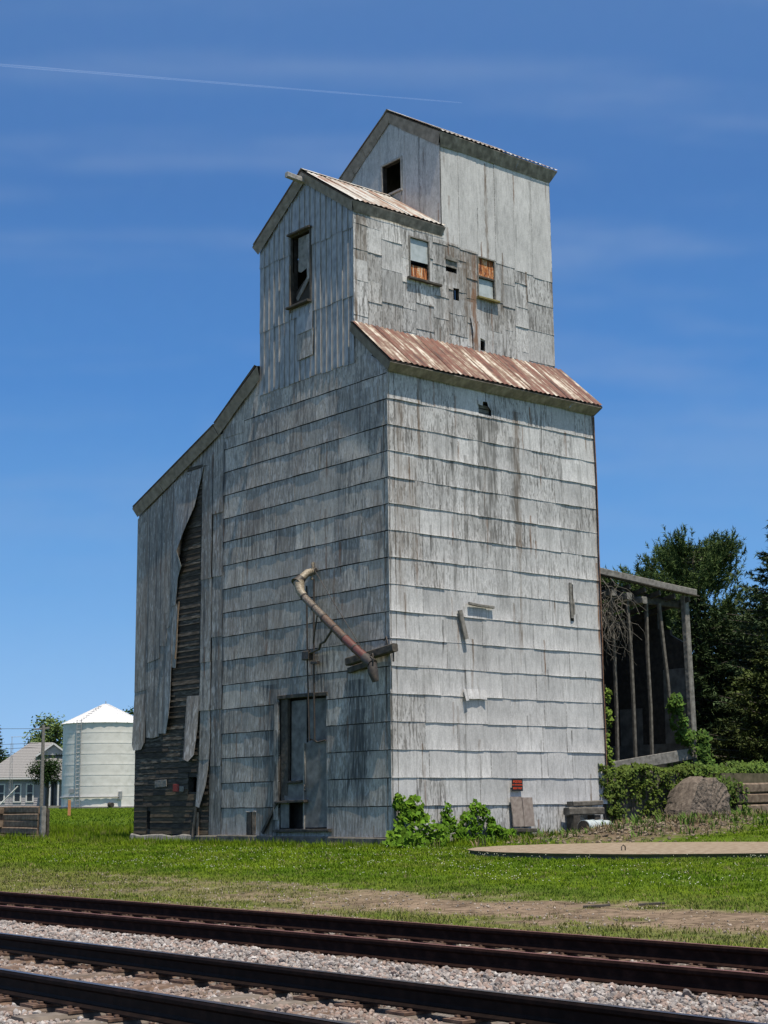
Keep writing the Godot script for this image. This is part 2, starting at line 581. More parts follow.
# ------------------------------------------------------------------ the elevator
func build_elevator() -> void:
	elevator = thing("grain_elevator", "tall weathered grey tin-clad grain elevator with stepped cupola and rusty roof beside the tracks", "grain elevator")
	var ys := []
	for k in 17:
		ys.append(COURSE0 + COURSE * k)

	# --- sunlit long side, z = 0
	var south := {o = Vector3(0, 0, -0.03), u = Vector3(1, 0, 0), n = Vector3(0, 0, 1), u0 = -0.05, w = 7.4, y0 = 0.1, h = 11.8}
	var vent := Rect2(2.98, 11.02, 0.46, 0.36)
	var slot := Rect2(6.07, 5.95, 0.16, 1.0)
	var top := [Vector2(0, 11.72), Vector2(7.22, 11.72)]
	var wall := put("side_wall", slab(south, top, -0.3, [vent], 0.16), M.wood_dark, elevator)
	var list := courses(ys.slice(0, 17), -0.016, 7.24, Vector2(0.75, 1.3))
	for s in list:
		if s[0].end.y > 11.6:
			s[0].size.y = 11.69 - s[0].position.y
		if s[0].position.x < 0.9 and s[0].position.y < 10.4 and rng.randf() < 0.5:
			s[1] *= 0.9; s[2] = 0.22
		s[1] = lerpf(s[1], 1.0, 0.35)
		var hgt: float = s[0].position.y
		if hgt >= 7.5 and s[2] == 0.0:
			s[2] = [0.15, 0.05, 0.0, -0.1, -0.3, -0.55, -0.6][rng.randi() % 7]
			s[1] *= rng.randf_range(0.9, 1.08)
		if hgt < 7.5 and s[2] == 0.0:
			s[2] = -lerpf(0.72, 0.25, sm(4.5, 7.5, hgt)) * rng.randf_range(0.75, 1.1)
	var grey := Color(0.12, 0.115, 0.105)
	var rust := Color(0.21, 0.105, 0.05)
	var umber := Color(0.15, 0.11, 0.075)
	var st := [[0.98, 11.7, 9.7, 0.05, umber, 0.9], [1.07, 11.7, 10.9, 0.04, grey, 0.8], [3.25, 11.0, 7.8, 0.36, grey, 0.75], [4.28, 11.3, 7.6, 0.15, umber, 0.9], [4.32, 7.6, 5.2, 0.04, umber, 0.7], [2.1, 10.6, 6.5, 0.10, grey, 0.6], [2.72, 10.4, 8.0, 0.12, grey, 0.6], [1.6, 10.8, 8.8, 0.12, grey, 0.5], [2.35, 6.1, 3.2, 0.05, grey, 0.6], [2.9, 6.1, 4.6, 0.3, grey, 0.3], [2.32, 3.0, 1.4, 0.06, grey, 0.5], [7.17, 7.6, 5.6, 0.05, rust, 0.9], [5.4, 9.0, 7.6, 0.2, grey, 0.3], [1.1, 4.6, 3.8, 0.45, grey, 0.35], [0.35, 11.0, 6.0, 0.18, umber, 0.45], [0.75, 9.6, 7.2, 0.3, umber, 0.35], [4.2, 10.6, 8.4, 0.22, grey, 0.6], [3.0, 11.0, 9.2, 0.12, grey, 0.8], [3.5, 10.9, 8.6, 0.1, grey, 0.8], [2.5, 9.9, 7.4, 0.08, grey, 0.7], [5.9, 10.8, 9.4, 0.08, grey, 0.5], [6.6, 10.2, 8.6, 0.15, grey, 0.35], [1.9, 11.2, 9.0, 0.06, grey, 0.6], [3.7, 8.4, 6.2, 0.3, grey, 0.35]]
	var m := uv_mat(wall_tex(south, list, st, 11, Color(0.50, 0.50, 0.505), 0.95, -0.02), 0.62)
	M.south = m
	lay_sheets(list, south, m, wall, "cladding_sheet", [vent, slot])
	# plain skirting tin below the lowest course
	var u := 0.0
	while u < 7.0:
		put("skirting_sheet", sheet(south, Rect2(u, 0.2, 1.19, 1.16), 0.006, 0.012 + rng.randf() * 0.01), m, wall)
		u += 1.18
	# torn tin round the vent
	put("torn_sheet", torn(south, [Vector3(2.96, 11.28, 0.05), Vector3(3.1, 11.26, 0.06), Vector3(3.13, 11.4, 0.05), Vector3(2.96, 11.42, 0.05)]), m, wall)
	put("torn_sheet", torn(south, [Vector3(3.26, 11.4, 0.055), Vector3(3.3, 11.27, 0.06), Vector3(3.4, 11.17, 0.06), Vector3(3.46, 11.2, 0.055), Vector3(3.46, 11.42, 0.05)]), m, wall)
	for k in 3:
		put("slat", timber(P(south, 2.96, 11.06 + k * 0.1, -0.07), P(south, 3.48, 11.07 + k * 0.1, -0.09), 0.03, 0.09), M.wood_grey, wall)
	# timbers nailed to the wall and the slot with its broken board
	put("batten", timber(P(south, 2.46, 6.16, 0.085), P(south, 3.3, 6.12, 0.085), 0.07, 0.07), M.wood_grey, wall)
	put("batten", timber(P(south, 2.17, 5.98, 0.08), P(south, 2.34, 5.28, 0.1), 0.13, 0.06, Vector3(0, 0, 1)), M.wood_grey, wall)
	put("batten", timber(P(south, 6.11, 6.98, 0.035), P(south, 6.13, 6.05, 0.045), 0.09, 0.04, Vector3(0, 0, 1)), M.wood_grey, wall)
	put("batten", timber(P(south, 6.19, 6.55, 0.05), P(south, 6.2, 6.15, 0.07), 0.05, 0.05, Vector3(0, 0, 1)), M.wood_grey, wall)
	put("patch_sheet", sheet(south, Rect2(2.27, 3.84, 0.72, 0.24), 0.05, 0.075, [], 6, 2, 0.014), m, wall)
	put("patch_sheet", torn(south, [Vector3(2.24, 4.0, 0.08), Vector3(2.36, 4.0, 0.08), Vector3(2.39, 3.8, 0.11), Vector3(2.28, 3.78, 0.12)]), m, wall)
	# rusty edge strip at the far corner
	var e := begin()
	var pts := []
	for k in 18:
		pts.append(Vector3(7.262 + rng.randf_range(-0.012, 0.012), 11.6 - k * 0.6, 0.02))
	for k in 17:
		quad(e, pts[k], pts[k + 1], pts[k + 1] + Vector3(0.03, 0, -0.09), pts[k] + Vector3(0.03, 0, -0.09), Vector3(1, 0, 1), [Vector2(0, k), Vector2(0, k + 1), Vector2(1, k + 1), Vector2(1, k)])
		quad(e, pts[k], pts[k + 1], pts[k + 1] + Vector3(-0.07, 0, 0.036), pts[k] + Vector3(-0.07, 0, 0.036), Vector3(0, 0, 1), [Vector2(0, k), Vector2(0, k + 1), Vector2(1, k + 1), Vector2(1, k)])
	put("corner_trim", done(e), M.rust, wall)

	# --- track side, x = 0, u runs away from the near corner
	var west := {o = Vector3(0.03, 0, 0), u = Vector3(0, 0, -1), n = Vector3(-1, 0, 0), u0 = -0.05, w = 11.7, y0 = 0.2, h = 17.6}
	top = [Vector2(0, 11.68), Vector2(1.27, 12.95), Vector2(1.271, 16.22), Vector2(3.32, 17.62), Vector2(5.37, 16.22), Vector2(5.371, 12.78), Vector2(7.4, 11.55), Vector2(11.53, 9.86)]
	var win := Rect2(3.09, 14.24, 0.8, 1.92)
	var door := Rect2(2.48, 0.78, 1.97, 3.24)
	var hole := Rect2(8.27, 1.74, 0.4, 0.4)
	var hole2 := Rect2(10.62, 0.75, 0.18, 0.5)
	wall = put("track_wall", slab(west, top, -0.3, [win, door, hole, hole2], 0.16), M.wood_dark, elevator)
	list = courses([0.6] + ys.slice(0, 18) + [12.27], -0.012, 7.06, Vector2(0.7, 1.25))
	var ctop := [Vector2(-0.05, 11.63), Vector2(0, 11.68), Vector2(0.57, 12.25), Vector2(7.1, 12.25)]
	var keep := []
	for s in list:
		var r: Rect2 = s[0]
		if r.position.y > 11.4 and r.end.x > 6.2:
			r.size.x = maxf(0.0, 6.2 - r.position.x)
		s[0] = r
		if rng.randf() < 0.25:
			s[1] *= 0.88
		if r.position.x > 2.2 and r.end.y < 5 and r.position.x < 5.4:
			s[1] *= 0.85
		if r.size.x > 0.05:
			keep.append(s)
	list = keep
	for k in list.size():
		list[k][2] = [0.25, 0.1, 0.0, 0.0, -0.2, -0.4][rng.randi() % 6]
		list[k][1] *= rng.randf_range(0.85, 1.12)
	var black := Color(0.035, 0.033, 0.03)
	st = [[1.35, 4.3, 1.9, 0.5, black, 0.8], [1.2, 3.6, 1.2, 0.35, black, 0.6], [4.78, 4.4, 0.6, 0.4, black, 0.85], [2.75, 5.0, 4.0, 0.5, black, 0.5], [3.6, 12.2, 9.8, 0.4, umber, 0.4], [2.2, 11.6, 10.4, 0.3, grey, 0.5], [5.6, 9.4, 8.0, 0.4, umber, 0.45], [1.9, 9.8, 7.4, 0.25, grey, 0.5], [6.6, 8.2, 5.4, 0.25, umber, 0.5], [0.5, 8.9, 6.6, 0.2, umber, 0.5], [3.3, 8.4, 7.3, 0.2, umber, 0.6], [5.2, 6.6, 5.0, 0.3, umber, 0.5], [6.0, 5.2, 3.4, 0.3, grey, 0.4], [5.1, 1.9, 0.6, 0.4, umber, 0.55], [5.2, 3.95, 3.55, 0.2, umber, 0.8], [4.6, 6.5, 4.4, 0.35, umber, 0.45], [3.9, 6.0, 4.1, 0.4, grey, 0.35], [4.3, 9.0, 6.6, 0.5, umber, 0.3], [2.3, 4.3, 0.7, 0.2, black, 0.4], [0.9, 11.4, 10.2, 0.35, grey, 0.45], [7.02, 11.2, 0.6, 0.09, black, 0.6], [0.1, 5.0, 2.2, 0.2, black, 0.4], [5.7, 11.5, 7.5, 0.6, umber, 0.25], [4.8, 12.2, 11.0, 0.5, black, 0.25], [8.0, 10.4, 6.0, 0.12, umber, 0.6], [9.7, 10.3, 7.0, 0.12, umber, 0.5], [10.3, 9.9, 5.0, 0.25, grey, 0.6], [11.0, 9.8, 6.0, 0.3, umber, 0.4], [4.75, 13.4, 12.3, 0.06, umber, 0.3], [3.52, 13.8, 13.45, 0.06, umber, 0.9], [3.25, 13.75, 13.5, 0.05, umber, 0.9], [7.3, 6.0, 1.0, 0.1, black, 0.4], [6.5, 2.6, 0.7, 0.2, black, 0.35]]
	# annex and tin pieces get tones too
	var tones := list.duplicate()
	var strips := [7.06, 7.58, 8.12, 8.7, 9.58, 10.2, 10.87, 11.6]
	for k in strips.size() - 1:
		var yb := 0.2
		while yb < 11.5:
			var hb := rng.randf_range(1.5, 3.2)
			tones.append([Rect2(strips[k], yb, strips[k + 1] - strips[k], hb), rng.randf_range(0.58, 0.98), rng.randf_range(0.0, 0.35)])
			yb += hb
		st.append([strips[k], 11.5, 0.3, 0.035, black, 0.75])
		st.append([strips[k] + rng.randf_range(0.1, 0.4), 10.5, rng.randf_range(3.0, 7.0), 0.09, umber, 0.7])
		st.append([strips[k] + rng.randf_range(0.1, 0.4), rng.randf_range(6.0, 9.0), rng.randf_range(1.0, 4.0), 0.06, black, 0.6])
	tones.append([Rect2(1.2, 12.2, 4.3, 6.0), 0.92, 0.0])
	m = uv_mat(wall_tex(west, tones, st, 23, Color(0.40, 0.366, 0.322), 0.85, 0.04), 0.55)  # base warmed and darkened to carry the shaded side's light, besides its grime
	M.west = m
	lay_sheets(list, west, m, wall, "cladding_sheet", [door, Rect2(5.45, 0.58, 0.45, 0.62)], ctop, 0.010, 0.010, 0.0, -0.02)  # negative lap: slots of dark wood stand in for lap shadow lines

	# tin panels of the gable, with standing seams
	var tin: StandardMaterial3D = M.tin_gable
	var tiers := [[12.17, 13.93], [13.9, 15.76], [15.72, 17.7]]
	var gtop := [Vector2(1.2, 16.15), Vector2(3.32, 17.6), Vector2(5.45, 16.15)]
	var chute := Rect2(2.95, 12.73, 0.73, 1.45)
	for tr in 3:
		for k in 9:
			var ua := 1.27 + k * 0.456
			var ub := ua + 0.456
			var y0: float = tiers[tr][0] + (0.02 if k % 2 else 0.0) - 0.03 * rng.randf()
			for q in cut(Rect2(ua, y0, ub - ua, tiers[tr][1] - y0), [win]):
				put("tin_panel", tin_panel(west, q, gtop, 0.012 + tr * 0.006 + (0.003 if k % 2 else 0.0)), tin, wall)
	# plain sheet below the window
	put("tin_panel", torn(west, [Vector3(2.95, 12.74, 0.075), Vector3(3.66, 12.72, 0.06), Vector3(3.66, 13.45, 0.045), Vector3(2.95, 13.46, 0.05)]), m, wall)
	put("tin_panel", torn(west, [Vector3(2.98, 13.44, 0.065), Vector3(3.64, 13.42, 0.06), Vector3(3.66, 14.12, 0.045), Vector3(2.98, 14.14, 0.045)]), tin, wall)

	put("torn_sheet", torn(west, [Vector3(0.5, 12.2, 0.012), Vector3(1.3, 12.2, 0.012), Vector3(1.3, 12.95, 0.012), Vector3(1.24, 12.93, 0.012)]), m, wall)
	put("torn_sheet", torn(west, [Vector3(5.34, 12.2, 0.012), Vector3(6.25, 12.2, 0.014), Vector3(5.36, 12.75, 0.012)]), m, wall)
	# --- strip of long sheets where the annex joins, then the annex
	for seg in [[7.06, 7.58, 9.25, 11.45], [7.06, 7.58, 7.5, 9.3], [7.06, 7.58, 5.85, 7.55], [7.06, 7.58, 3.9, 5.9], [7.06, 7.58, 2.4, 3.95], [7.06, 7.62, 0.6, 2.45], [7.6, 8.1, 7.48, 10.95], [7.6, 8.12, 5.2, 7.52], [7.6, 8.12, 3.9, 5.25], [7.6, 8.1, 2.58, 3.95]]:
		var lift := 0.014 if seg[0] < 7.5 else 0.03
		put("long_sheet", sheet(west, Rect2(seg[0], seg[2], seg[1] - seg[0], seg[3] - seg[2]), lift, lift + 0.02, top, 3, 5, 0.007), m, wall)
	var tearing := [
		[Vector3(11.56, 4.6, 0.04), Vector3(10.86, 4.66, 0.035), Vector3(10.86, 9.95, 0.03), Vector3(11.56, 9.7, 0.03)],
		[Vector3(11.6, 3.1, 0.07), Vector3(11.5, 2.95, 0.08), Vector3(11.1, 2.96, 0.07), Vector3(10.95, 3.15, 0.05), Vector3(10.87, 4.7, 0.025), Vector3(11.56, 4.7, 0.028)],
		[Vector3(10.88, 5.4, 0.05), Vector3(10.2, 5.5, 0.05), Vector3(10.2, 10.22, 0.036), Vector3(10.88, 9.95, 0.036)],
		[Vector3(10.87, 3.3, 0.055), Vector3(10.5, 3.26, 0.06), Vector3(10.17, 3.3, 0.05), Vector3(10.2, 5.55, 0.03), Vector3(10.88, 5.55, 0.03)],
		[Vector3(10.22, 5.85, 0.05), Vector3(9.86, 5.8, 0.055), Vector3(9.84, 6.3, 0.05), Vector3(9.56, 6.4, 0.05), Vector3(9.56, 10.48, 0.03), Vector3(10.22, 10.22, 0.03)],
		[Vector3(10.2, 3.38, 0.06), Vector3(9.75, 3.36, 0.09), Vector3(9.42, 3.8, 0.22), Vector3(9.5, 4.3, 0.12), Vector3(9.56, 6.45, 0.04), Vector3(9.86, 6.4, 0.035), Vector3(10.2, 5.95, 0.035)],
		[Vector3(9.6, 6.9, 0.06), Vector3(9.36, 6.92, 0.07), Vector3(9.22, 7.7, 0.09), Vector3(8.88, 7.96, 0.2), Vector3(8.98, 8.4, 0.3), Vector3(8.82, 8.9, 0.2), Vector3(8.4, 9.6, 0.1), Vector3(8.02, 10.68, 0.05), Vector3(9.6, 10.46, 0.045)],
		[Vector3(9.62, 5.2, 0.06), Vector3(9.3, 5.15, 0.08), Vector3(9.2, 5.9, 0.09), Vector3(9.32, 6.96, 0.05), Vector3(9.62, 6.96, 0.045)],
		[Vector3(8.74, 2.62, 0.16), Vector3(8.42, 2.55, 0.2), Vector3(8.2, 2.72, 0.16), Vector3(8.13, 3.4, 0.1), Vector3(8.12, 4.32, 0.05), Vector3(8.74, 4.34, 0.05)],
		[Vector3(8.1, 2.62, 0.05), Vector3(7.6, 2.62, 0.05), Vector3(7.66, 1.9, 0.12), Vector3(7.84, 1.32, 0.2), Vector3(8.12, 1.36, 0.14), Vector3(8.14, 2.0, 0.08)],
	]
	tearing.append([Vector3(6.1, 11.3, 0.03), Vector3(7.12, 11.3, 0.03), Vector3(7.12, 11.68, 0.012), Vector3(6.1, 12.3, 0.012)])
	tearing.append([Vector3(7.56, 10.85, 0.02), Vector3(8.1, 10.6, 0.02), Vector3(9.6, 10.25, 0.02), Vector3(11.52, 9.5, 0.02), Vector3(11.52, 9.84, 0.012), Vector3(7.56, 11.46, 0.012)])
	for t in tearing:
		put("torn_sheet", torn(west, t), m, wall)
	# clapboards under the missing tin
	var y := 0.62
	var k := 0
	while y < 10.7:
		var ua := 7.75 if y > 2.5 else 7.66
		var ub := 11.5 if y < 4.9 else 9.75
		ub = minf(ub, 11.5)
		if y > 9.6:
			ub = 8.9
		var segs := [[ua, ub]]
		var hh := 0.165
		for h in [hole, hole2]:
			if y < h.end.y and y + hh > h.position.y:
				var nx := []
				for sgm in segs:
					if h.position.x > sgm[0] and h.end.x < sgm[1]:
						nx.append([sgm[0], h.position.x]); nx.append([h.end.x, sgm[1]])
					else:
						nx.append(sgm)
				segs = nx
		for sgm in segs:
			var u0: float = sgm[0]
			var cuts := [u0]
			if sgm[1] - u0 > 2.0:
				cuts.append(u0 + rng.randf_range(0.8, sgm[1] - u0 - 0.5))
			cuts.append(sgm[1])
			for c in cuts.size() - 1:
				if rng.randf() < 0.035 and y > 1.0:
					continue
				put("clapboard", clapboard(west, cuts[c] + 0.003, cuts[c + 1] - 0.003, y, hh), [M.board_a, M.board_b, M.board_c][rng.randi() % 3] if y > 1.75 else [M.board_b, M.board_d, M.board_d][rng.randi() % 3], wall)
		y += 0.15
		k += 1
	put("patch_board", timber(P(west, 10.35, 1.98, 0.04), P(west, 9.75, 2.0, 0.04), 0.2, 0.02, west.n), M.wood_grey, wall)
	put("red_marker", timber(P(west, 9.39, 1.86, 0.045), P(west, 9.1, 1.86, 0.045), 0.2, 0.015, west.n), mat(lin(0.25, 0.03, 0.02), 0.7), wall)
	put("patch_board", timber(P(west, 9.06, 1.83, 0.045), P(west, 8.86, 1.82, 0.045), 0.15, 0.02, west.n), M.wood_grey, wall)
	put("stake", timber(P(west, 8.26, 0.55, 0.12), P(west, 8.18, 1.5, 0.06), 0.09, 0.04, west.n), M.wood_tan, wall)
	put("stake", timber(P(west, 8.06, 0.55, 0.09), P(west, 8.12, 1.2, 0.05), 0.1, 0.03, west.n), M.wood_tan, wall)
	put("hanging_batten", timber(P(west, 9.3, 5.4, 0.1), P(west, 9.18, 7.0, 0.07), 0.05, 0.03, west.n), M.wood_tan, wall)

	build_door(west, door, wall)
	build_gable_window(west, win)
	build_spout(west)

	# --- cupola long side, z = ZT
	var cside := {o = Vector3(0, 0, ZT), u = Vector3(1, 0, 0), n = Vector3(0, 0, 1), u0 = -0.05, w = 7.25, y0 = 12.7, h = 6.2}
	var w1 := Rect2(1.84, 14.76, 0.63, 1.08)
	var w2 := Rect2(4.25, 14.72, 0.59, 1.1)
	var h1 := Rect2(3.08, 15.16, 0.4, 0.33)
	var h2 := Rect2(3.33, 14.42, 0.22, 0.36)
	var h3 := Rect2(4.26, 13.2, 0.16, 0.3)
	top = [Vector2(0.0, 16.22), Vector2(X2, 16.22), Vector2(X2 + 0.001, 18.78), Vector2(7.1, 18.78)]
	wall = put("cupola_side_wall", slab(cside, top, 12.5, [w1, w2, h1, h2, h3], 0.14), M.wood_dark, elevator)
	list = []
	u = -0.03
	k = 0
	while u < 7.05:
		var e2 := u + rng.randf_range(0.45, 0.72)
		if 7.1 - e2 < 0.4:
			e2 = 7.1
		var yy := 12.9 + rng.randf_range(0.2, 0.6)
		var lo := 12.9
		var ymax := 16.2 if u < X2 - 0.3 else 15.98 - 0.07 * (u - X2)
		while lo < ymax - 0.05:
			if ymax - yy < 0.3:
				yy = ymax
			list.append([Rect2(u, lo, e2 - u, yy - lo), clampf(rng.randfn(0.98, 0.14), 0.62, 1.25), [0.35, 0.12, 0.0, 0.0, -0.25, -0.4, -0.5][rng.randi() % 7], k])
			lo = yy
			yy += rng.randf_range(0.55, 0.95)
		u = e2
		k += 1
	list.append([Rect2(0.06, 14.85, 0.36, 1.2), 0.9, 0.75, 0])
	list.append([Rect2(3.0, 15.5, 1.2, 0.4), 0.72, 0.45, 0])
	list.append([Rect2(3.5, 14.5, 0.7, 0.9), 0.8, 0.5, 0])
	list.append([Rect2(6.68, 12.9, 0.42, 0.33), 0.7, 0.85, 0])
	u = X2 + 0.02
	for wd in [0.62, 0.66, 0.68, 0.72, 0.7, 0.74]:
		list.append([Rect2(u, 15.94 - 0.07 * (u - X2), minf(wd, 7.12 - u), 18.72 - 15.94 + 0.07 * (u - X2)), rng.randf_range(1.05, 1.12), -0.86, 1])
		u += wd
	var tones2 := list.duplicate()
	st = [[4.62, 18.6, 16.0, 0.06, umber, 0.85], [4.1, 15.9, 12.9, 0.12, rust, 0.7], [3.85, 15.6, 14.0, 0.14, umber, 0.8], [3.3, 16.0, 15.0, 0.3, umber, 0.6], [3.9, 15.95, 15.3, 0.35, umber, 0.6], [4.05, 14.9, 13.0, 0.09, rust, 0.8], [2.85, 16.0, 12.9, 0.2, grey, 0.65], [5.15, 15.9, 14.5, 0.1, umber, 0.5], [3.2, 14.8, 13.0, 0.2, umber, 0.4], [5.0, 18.3, 16.2, 0.05, grey, 0.35], [6.3, 18.5, 16.5, 0.05, grey, 0.35], [0.06, 16.2, 12.9, 0.05, umber, 0.9], [0.9, 16.2, 15.5, 0.4, Color(0.6, 0.6, 0.6), 0.3], [7.06, 16.0, 13.0, 0.06, umber, 0.5], [5.3, 15.5, 14.6, 0.25, grey, 0.35]]
	m = uv_mat(wall_tex(cside, tones2, st, 37, Color(0.48, 0.477, 0.475), 1.05, 0.0), 0.62)
	lay_sheets(list.filter(func(s): return s[3] != 0 or s[0].size.x > 0.45 and s[1] != 0.9 and s[1] != 0.72 and s[1] != 0.8), cside, m, wall, "cladding_sheet", [w1, w2, h1, h2, h3], top, 0.010, 0.006, 0.001)
	put("torn_sheet", torn(cside, [Vector3(3.9, 14.16, 0.05), Vector3(4.1, 14.0, 0.075), Vector3(4.42, 13.95, 0.07), Vector3(4.46, 13.5, 0.06), Vector3(4.24, 13.55, 0.07), Vector3(4.24, 13.1, 0.06), Vector3(4.0, 13.1, 0.05), Vector3(3.98, 13.7, 0.08)]), m, wall)
	build_side_windows(cside, w1, w2, h1)

	# --- upper cupola gable, x = X2
	var cgab := {o = Vector3(X2, 0, 0), u = Vector3(0, 0, -1), n = Vector3(-1, 0, 0), u0 = 1.2, w = 4.3, y0 = 16.0, h = 4.5}
	var gwin := Rect2(2.84, 17.95, 0.8, 0.9)
	top = [Vector2(1.27, 18.78), Vector2(3.32, 20.1), Vector2(5.37, 18.78)]
	wall = put("cupola_gable_wall", slab(cgab, top, 15.9, [gwin], 0.14), M.wood_dark, elevator)
	list = []
	for c in 5:
		list.append([Rect2(1.25 + c * 0.83, 16.2, 0.84, 3.95), rng.randf_range(0.95, 1.08), 0.0, c])
	st = [[2.1, 19.2, 17.4, 0.06, grey, 0.5], [1.9, 19.0, 16.8, 0.1, grey, 0.4], [3.4, 19.8, 18.9, 0.06, grey, 0.4]]
	m = uv_mat(wall_tex(cgab, list, st, 53, Color(0.44, 0.43, 0.42), 0.5, -0.1), 0.5)
	lay_sheets(list, cgab, m, wall, "cladding_sheet", [gwin], top, 0.012, 0.008)
	var gw := Node3D.new()
	gw.name = "gable_window"
	elevator.add_child(gw, true)
	put("frame", frame_mesh(cgab, gwin, 0.05, 0.03, 0.06), M.wood_pale, gw)
	put("sill", timber(P(cgab, gwin.position.x - 0.06, gwin.position.y - 0.03, 0.05), P(cgab, gwin.end.x + 0.06, gwin.position.y - 0.03, 0.05), 0.09, 0.05), M.wood_pale, gw)
	put("board", timber(P(cgab, 2.83, 17.72, 0.03), P(cgab, 3.2, 17.72, 0.03), 0.3, 0.02, cgab.n), M.wood_pale, gw)

	# --- the walls that face away
	var b := begin()
	box(b, Vector3(7.06, -0.3, -11.4), Vector3(7.2, 9.7, -0.17))
	put("rear_wall", done(b), M.tin_plain, elevator)
	b = begin()
	box(b, Vector3(7.065, 9.7, -5.23), Vector3(7.195, 18.6, -1.41))
	box(b, Vector3(7.065, 9.7, -7.6), Vector3(7.195, 11.5, -5.24))
	put("rear_wall", done(b), M.tin_plain, elevator)
	b = begin()
	box(b, Vector3(7.07, 9.7, -1.4), Vector3(7.19, 11.66, -0.17))
	put("rear_wall", done(b), M.tin_plain, elevator)
	b = begin()
	box(b, Vector3(0.17, -0.3, -11.53), Vector3(7.05, 9.85, -11.41))
	put("end_wall", done(b), M.tin_plain, elevator)
	b = begin()
	box(b, Vector3(0.17, 9.8, -5.37), Vector3(7.05, 16.2, -5.24))
	box(b, Vector3(3.1, 16.2, -5.37), Vector3(7.05, 18.6, -5.24))
	put("cupola_rear_wall", done(b), M.tin_plain, elevator)
	b = begin()
	quad(b, Vector3(7.13, 18.6, -1.3), Vector3(7.13, 20.1, -3.32), Vector3(7.13, 20.1, -3.33), Vector3(7.13, 18.6, -5.35), Vector3(1, 0, 0))
	put("rear_gable", done(b), M.tin_plain, elevator)

	build_roofs()
	# foundation
	put("foundation", timber(Vector3(0.0, 0.25, 0.03), Vector3(0.0, 0.28, -7.1), 0.16, 0.7, Vector3.UP, 0.004), M.concrete_dark, elevator)
	var prof := [Vector2(-0.015, 0.6), Vector2(-0.07, 0.57), Vector2(-0.2, 0.1), Vector2(-0.22, -0.3)]
	put("foundation", timber(Vector3(-0.01, 0.25, -7.12), Vector3(-0.01, 0.24, -8.3), 0.2, 0.72, Vector3.UP, 0.004), M.concrete_dark, elevator)
	b = begin()
	for zz in 6:
		var za := -8.3 - zz * 0.545
		var zb := za - 0.545
		for q in 3:
			var j := 0.03 * sin(zz * 2.3)
			var j2 := 0.03 * sin((zz + 1) * 2.3)
			quad(b, Vector3(prof[q].x + j * 0.6, prof[q].y + j, za), Vector3(prof[q].x + j2 * 0.6, prof[q].y + j2, zb), Vector3(prof[q + 1].x + j2 * 0.6, prof[q + 1].y + j2, zb), Vector3(prof[q + 1].x + j * 0.6, prof[q + 1].y + j, za), Vector3(-1, 0.3, 0))
	put("concrete_apron", done(b), M.concrete, elevator)

func tin_panel(w: Dictionary, r: Rect2, gtop: Array, off: float) -> ArrayMesh:
	var st := begin()
	# profile across: flat pan with two standing seams
	var us := []
	var n := maxi(1, int(round(r.size.x / 0.228)))
	for k in n:
		var a := r.position.x + r.size.x * k / n
		var b := r.position.x + r.size.x * (k + 1) / n
		us.append([a, 0.0]); us.append([a + 0.004, 0.028]); us.append([a + 0.018, 0.028]); us.append([a + 0.026, 0.0]); us.append([b - 0.002, rng.randf_range(0.0, 0.006)])
	for i in us.size() - 1:
		var a: float = us[i][0]
		var b: float = us[i + 1][0]
		var ya := minf(r.end.y, top_at(gtop, a) - 0.01)
		var yb := minf(r.end.y, top_at(gtop, b) - 0.01)
		if ya < r.position.y + 0.02 or yb < r.position.y + 0.02:
			continue
		var rows := 3
		for j in rows:
			var t0 := j / float(rows)
			var t1 := (j + 1) / float(rows)
			var w0: float = off + 0.012 * (1.0 - t0) + 0.004 * sin(a * 9.0 + t0 * 5.0)
			var w1: float = off + 0.012 * (1.0 - t1) + 0.004 * sin(a * 9.0 + t1 * 5.0)
			var y0a := lerpf(r.position.y, ya, t0); var y1a := lerpf(r.position.y, ya, t1)
			var y0b := lerpf(r.position.y, yb, t0); var y1b := lerpf(r.position.y, yb, t1)
			quad(st, P(w, a, y0a, us[i][1] + w0), P(w, b, y0b, us[i + 1][1] + w0), P(w, b, y1b, us[i + 1][1] + w1), P(w, a, y1a, us[i][1] + w1), w.n, [uv_of(w, a, y0a), uv_of(w, b, y0b), uv_of(w, b, y1b), uv_of(w, a, y1a)])
	return done(st)

func clapboard(w: Dictionary, u0: float, u1: float, y: float, h: float) -> ArrayMesh:
	var st := begin()
	var sag := rng.randf_range(-0.01, 0.01)
	var lip := rng.randf_range(0.018, 0.034)
	var n := 3
	for i in n:
		var a := lerpf(u0, u1, i / float(n))
		var b := lerpf(u0, u1, (i + 1) / float(n))
		var ja := sag * sin(PI * i / n); var jb := sag * sin(PI * (i + 1) / n)
		var p := [P(w, a, y + ja, lip), P(w, b, y + jb, lip), P(w, b, y + h + jb, 0.006), P(w, a, y + h + ja, 0.006)]
		quad(st, p[0], p[1], p[2], p[3], w.n, [Vector2(a, y), Vector2(b, y), Vector2(b, y + h), Vector2(a, y + h)])
		quad(st, p[0], p[1], p[1] - w.n * lip, p[0] - w.n * lip, Vector3.DOWN, [Vector2(a, y), Vector2(b, y), Vector2(b, y - 0.02), Vector2(a, y - 0.02)])
	return done(st)

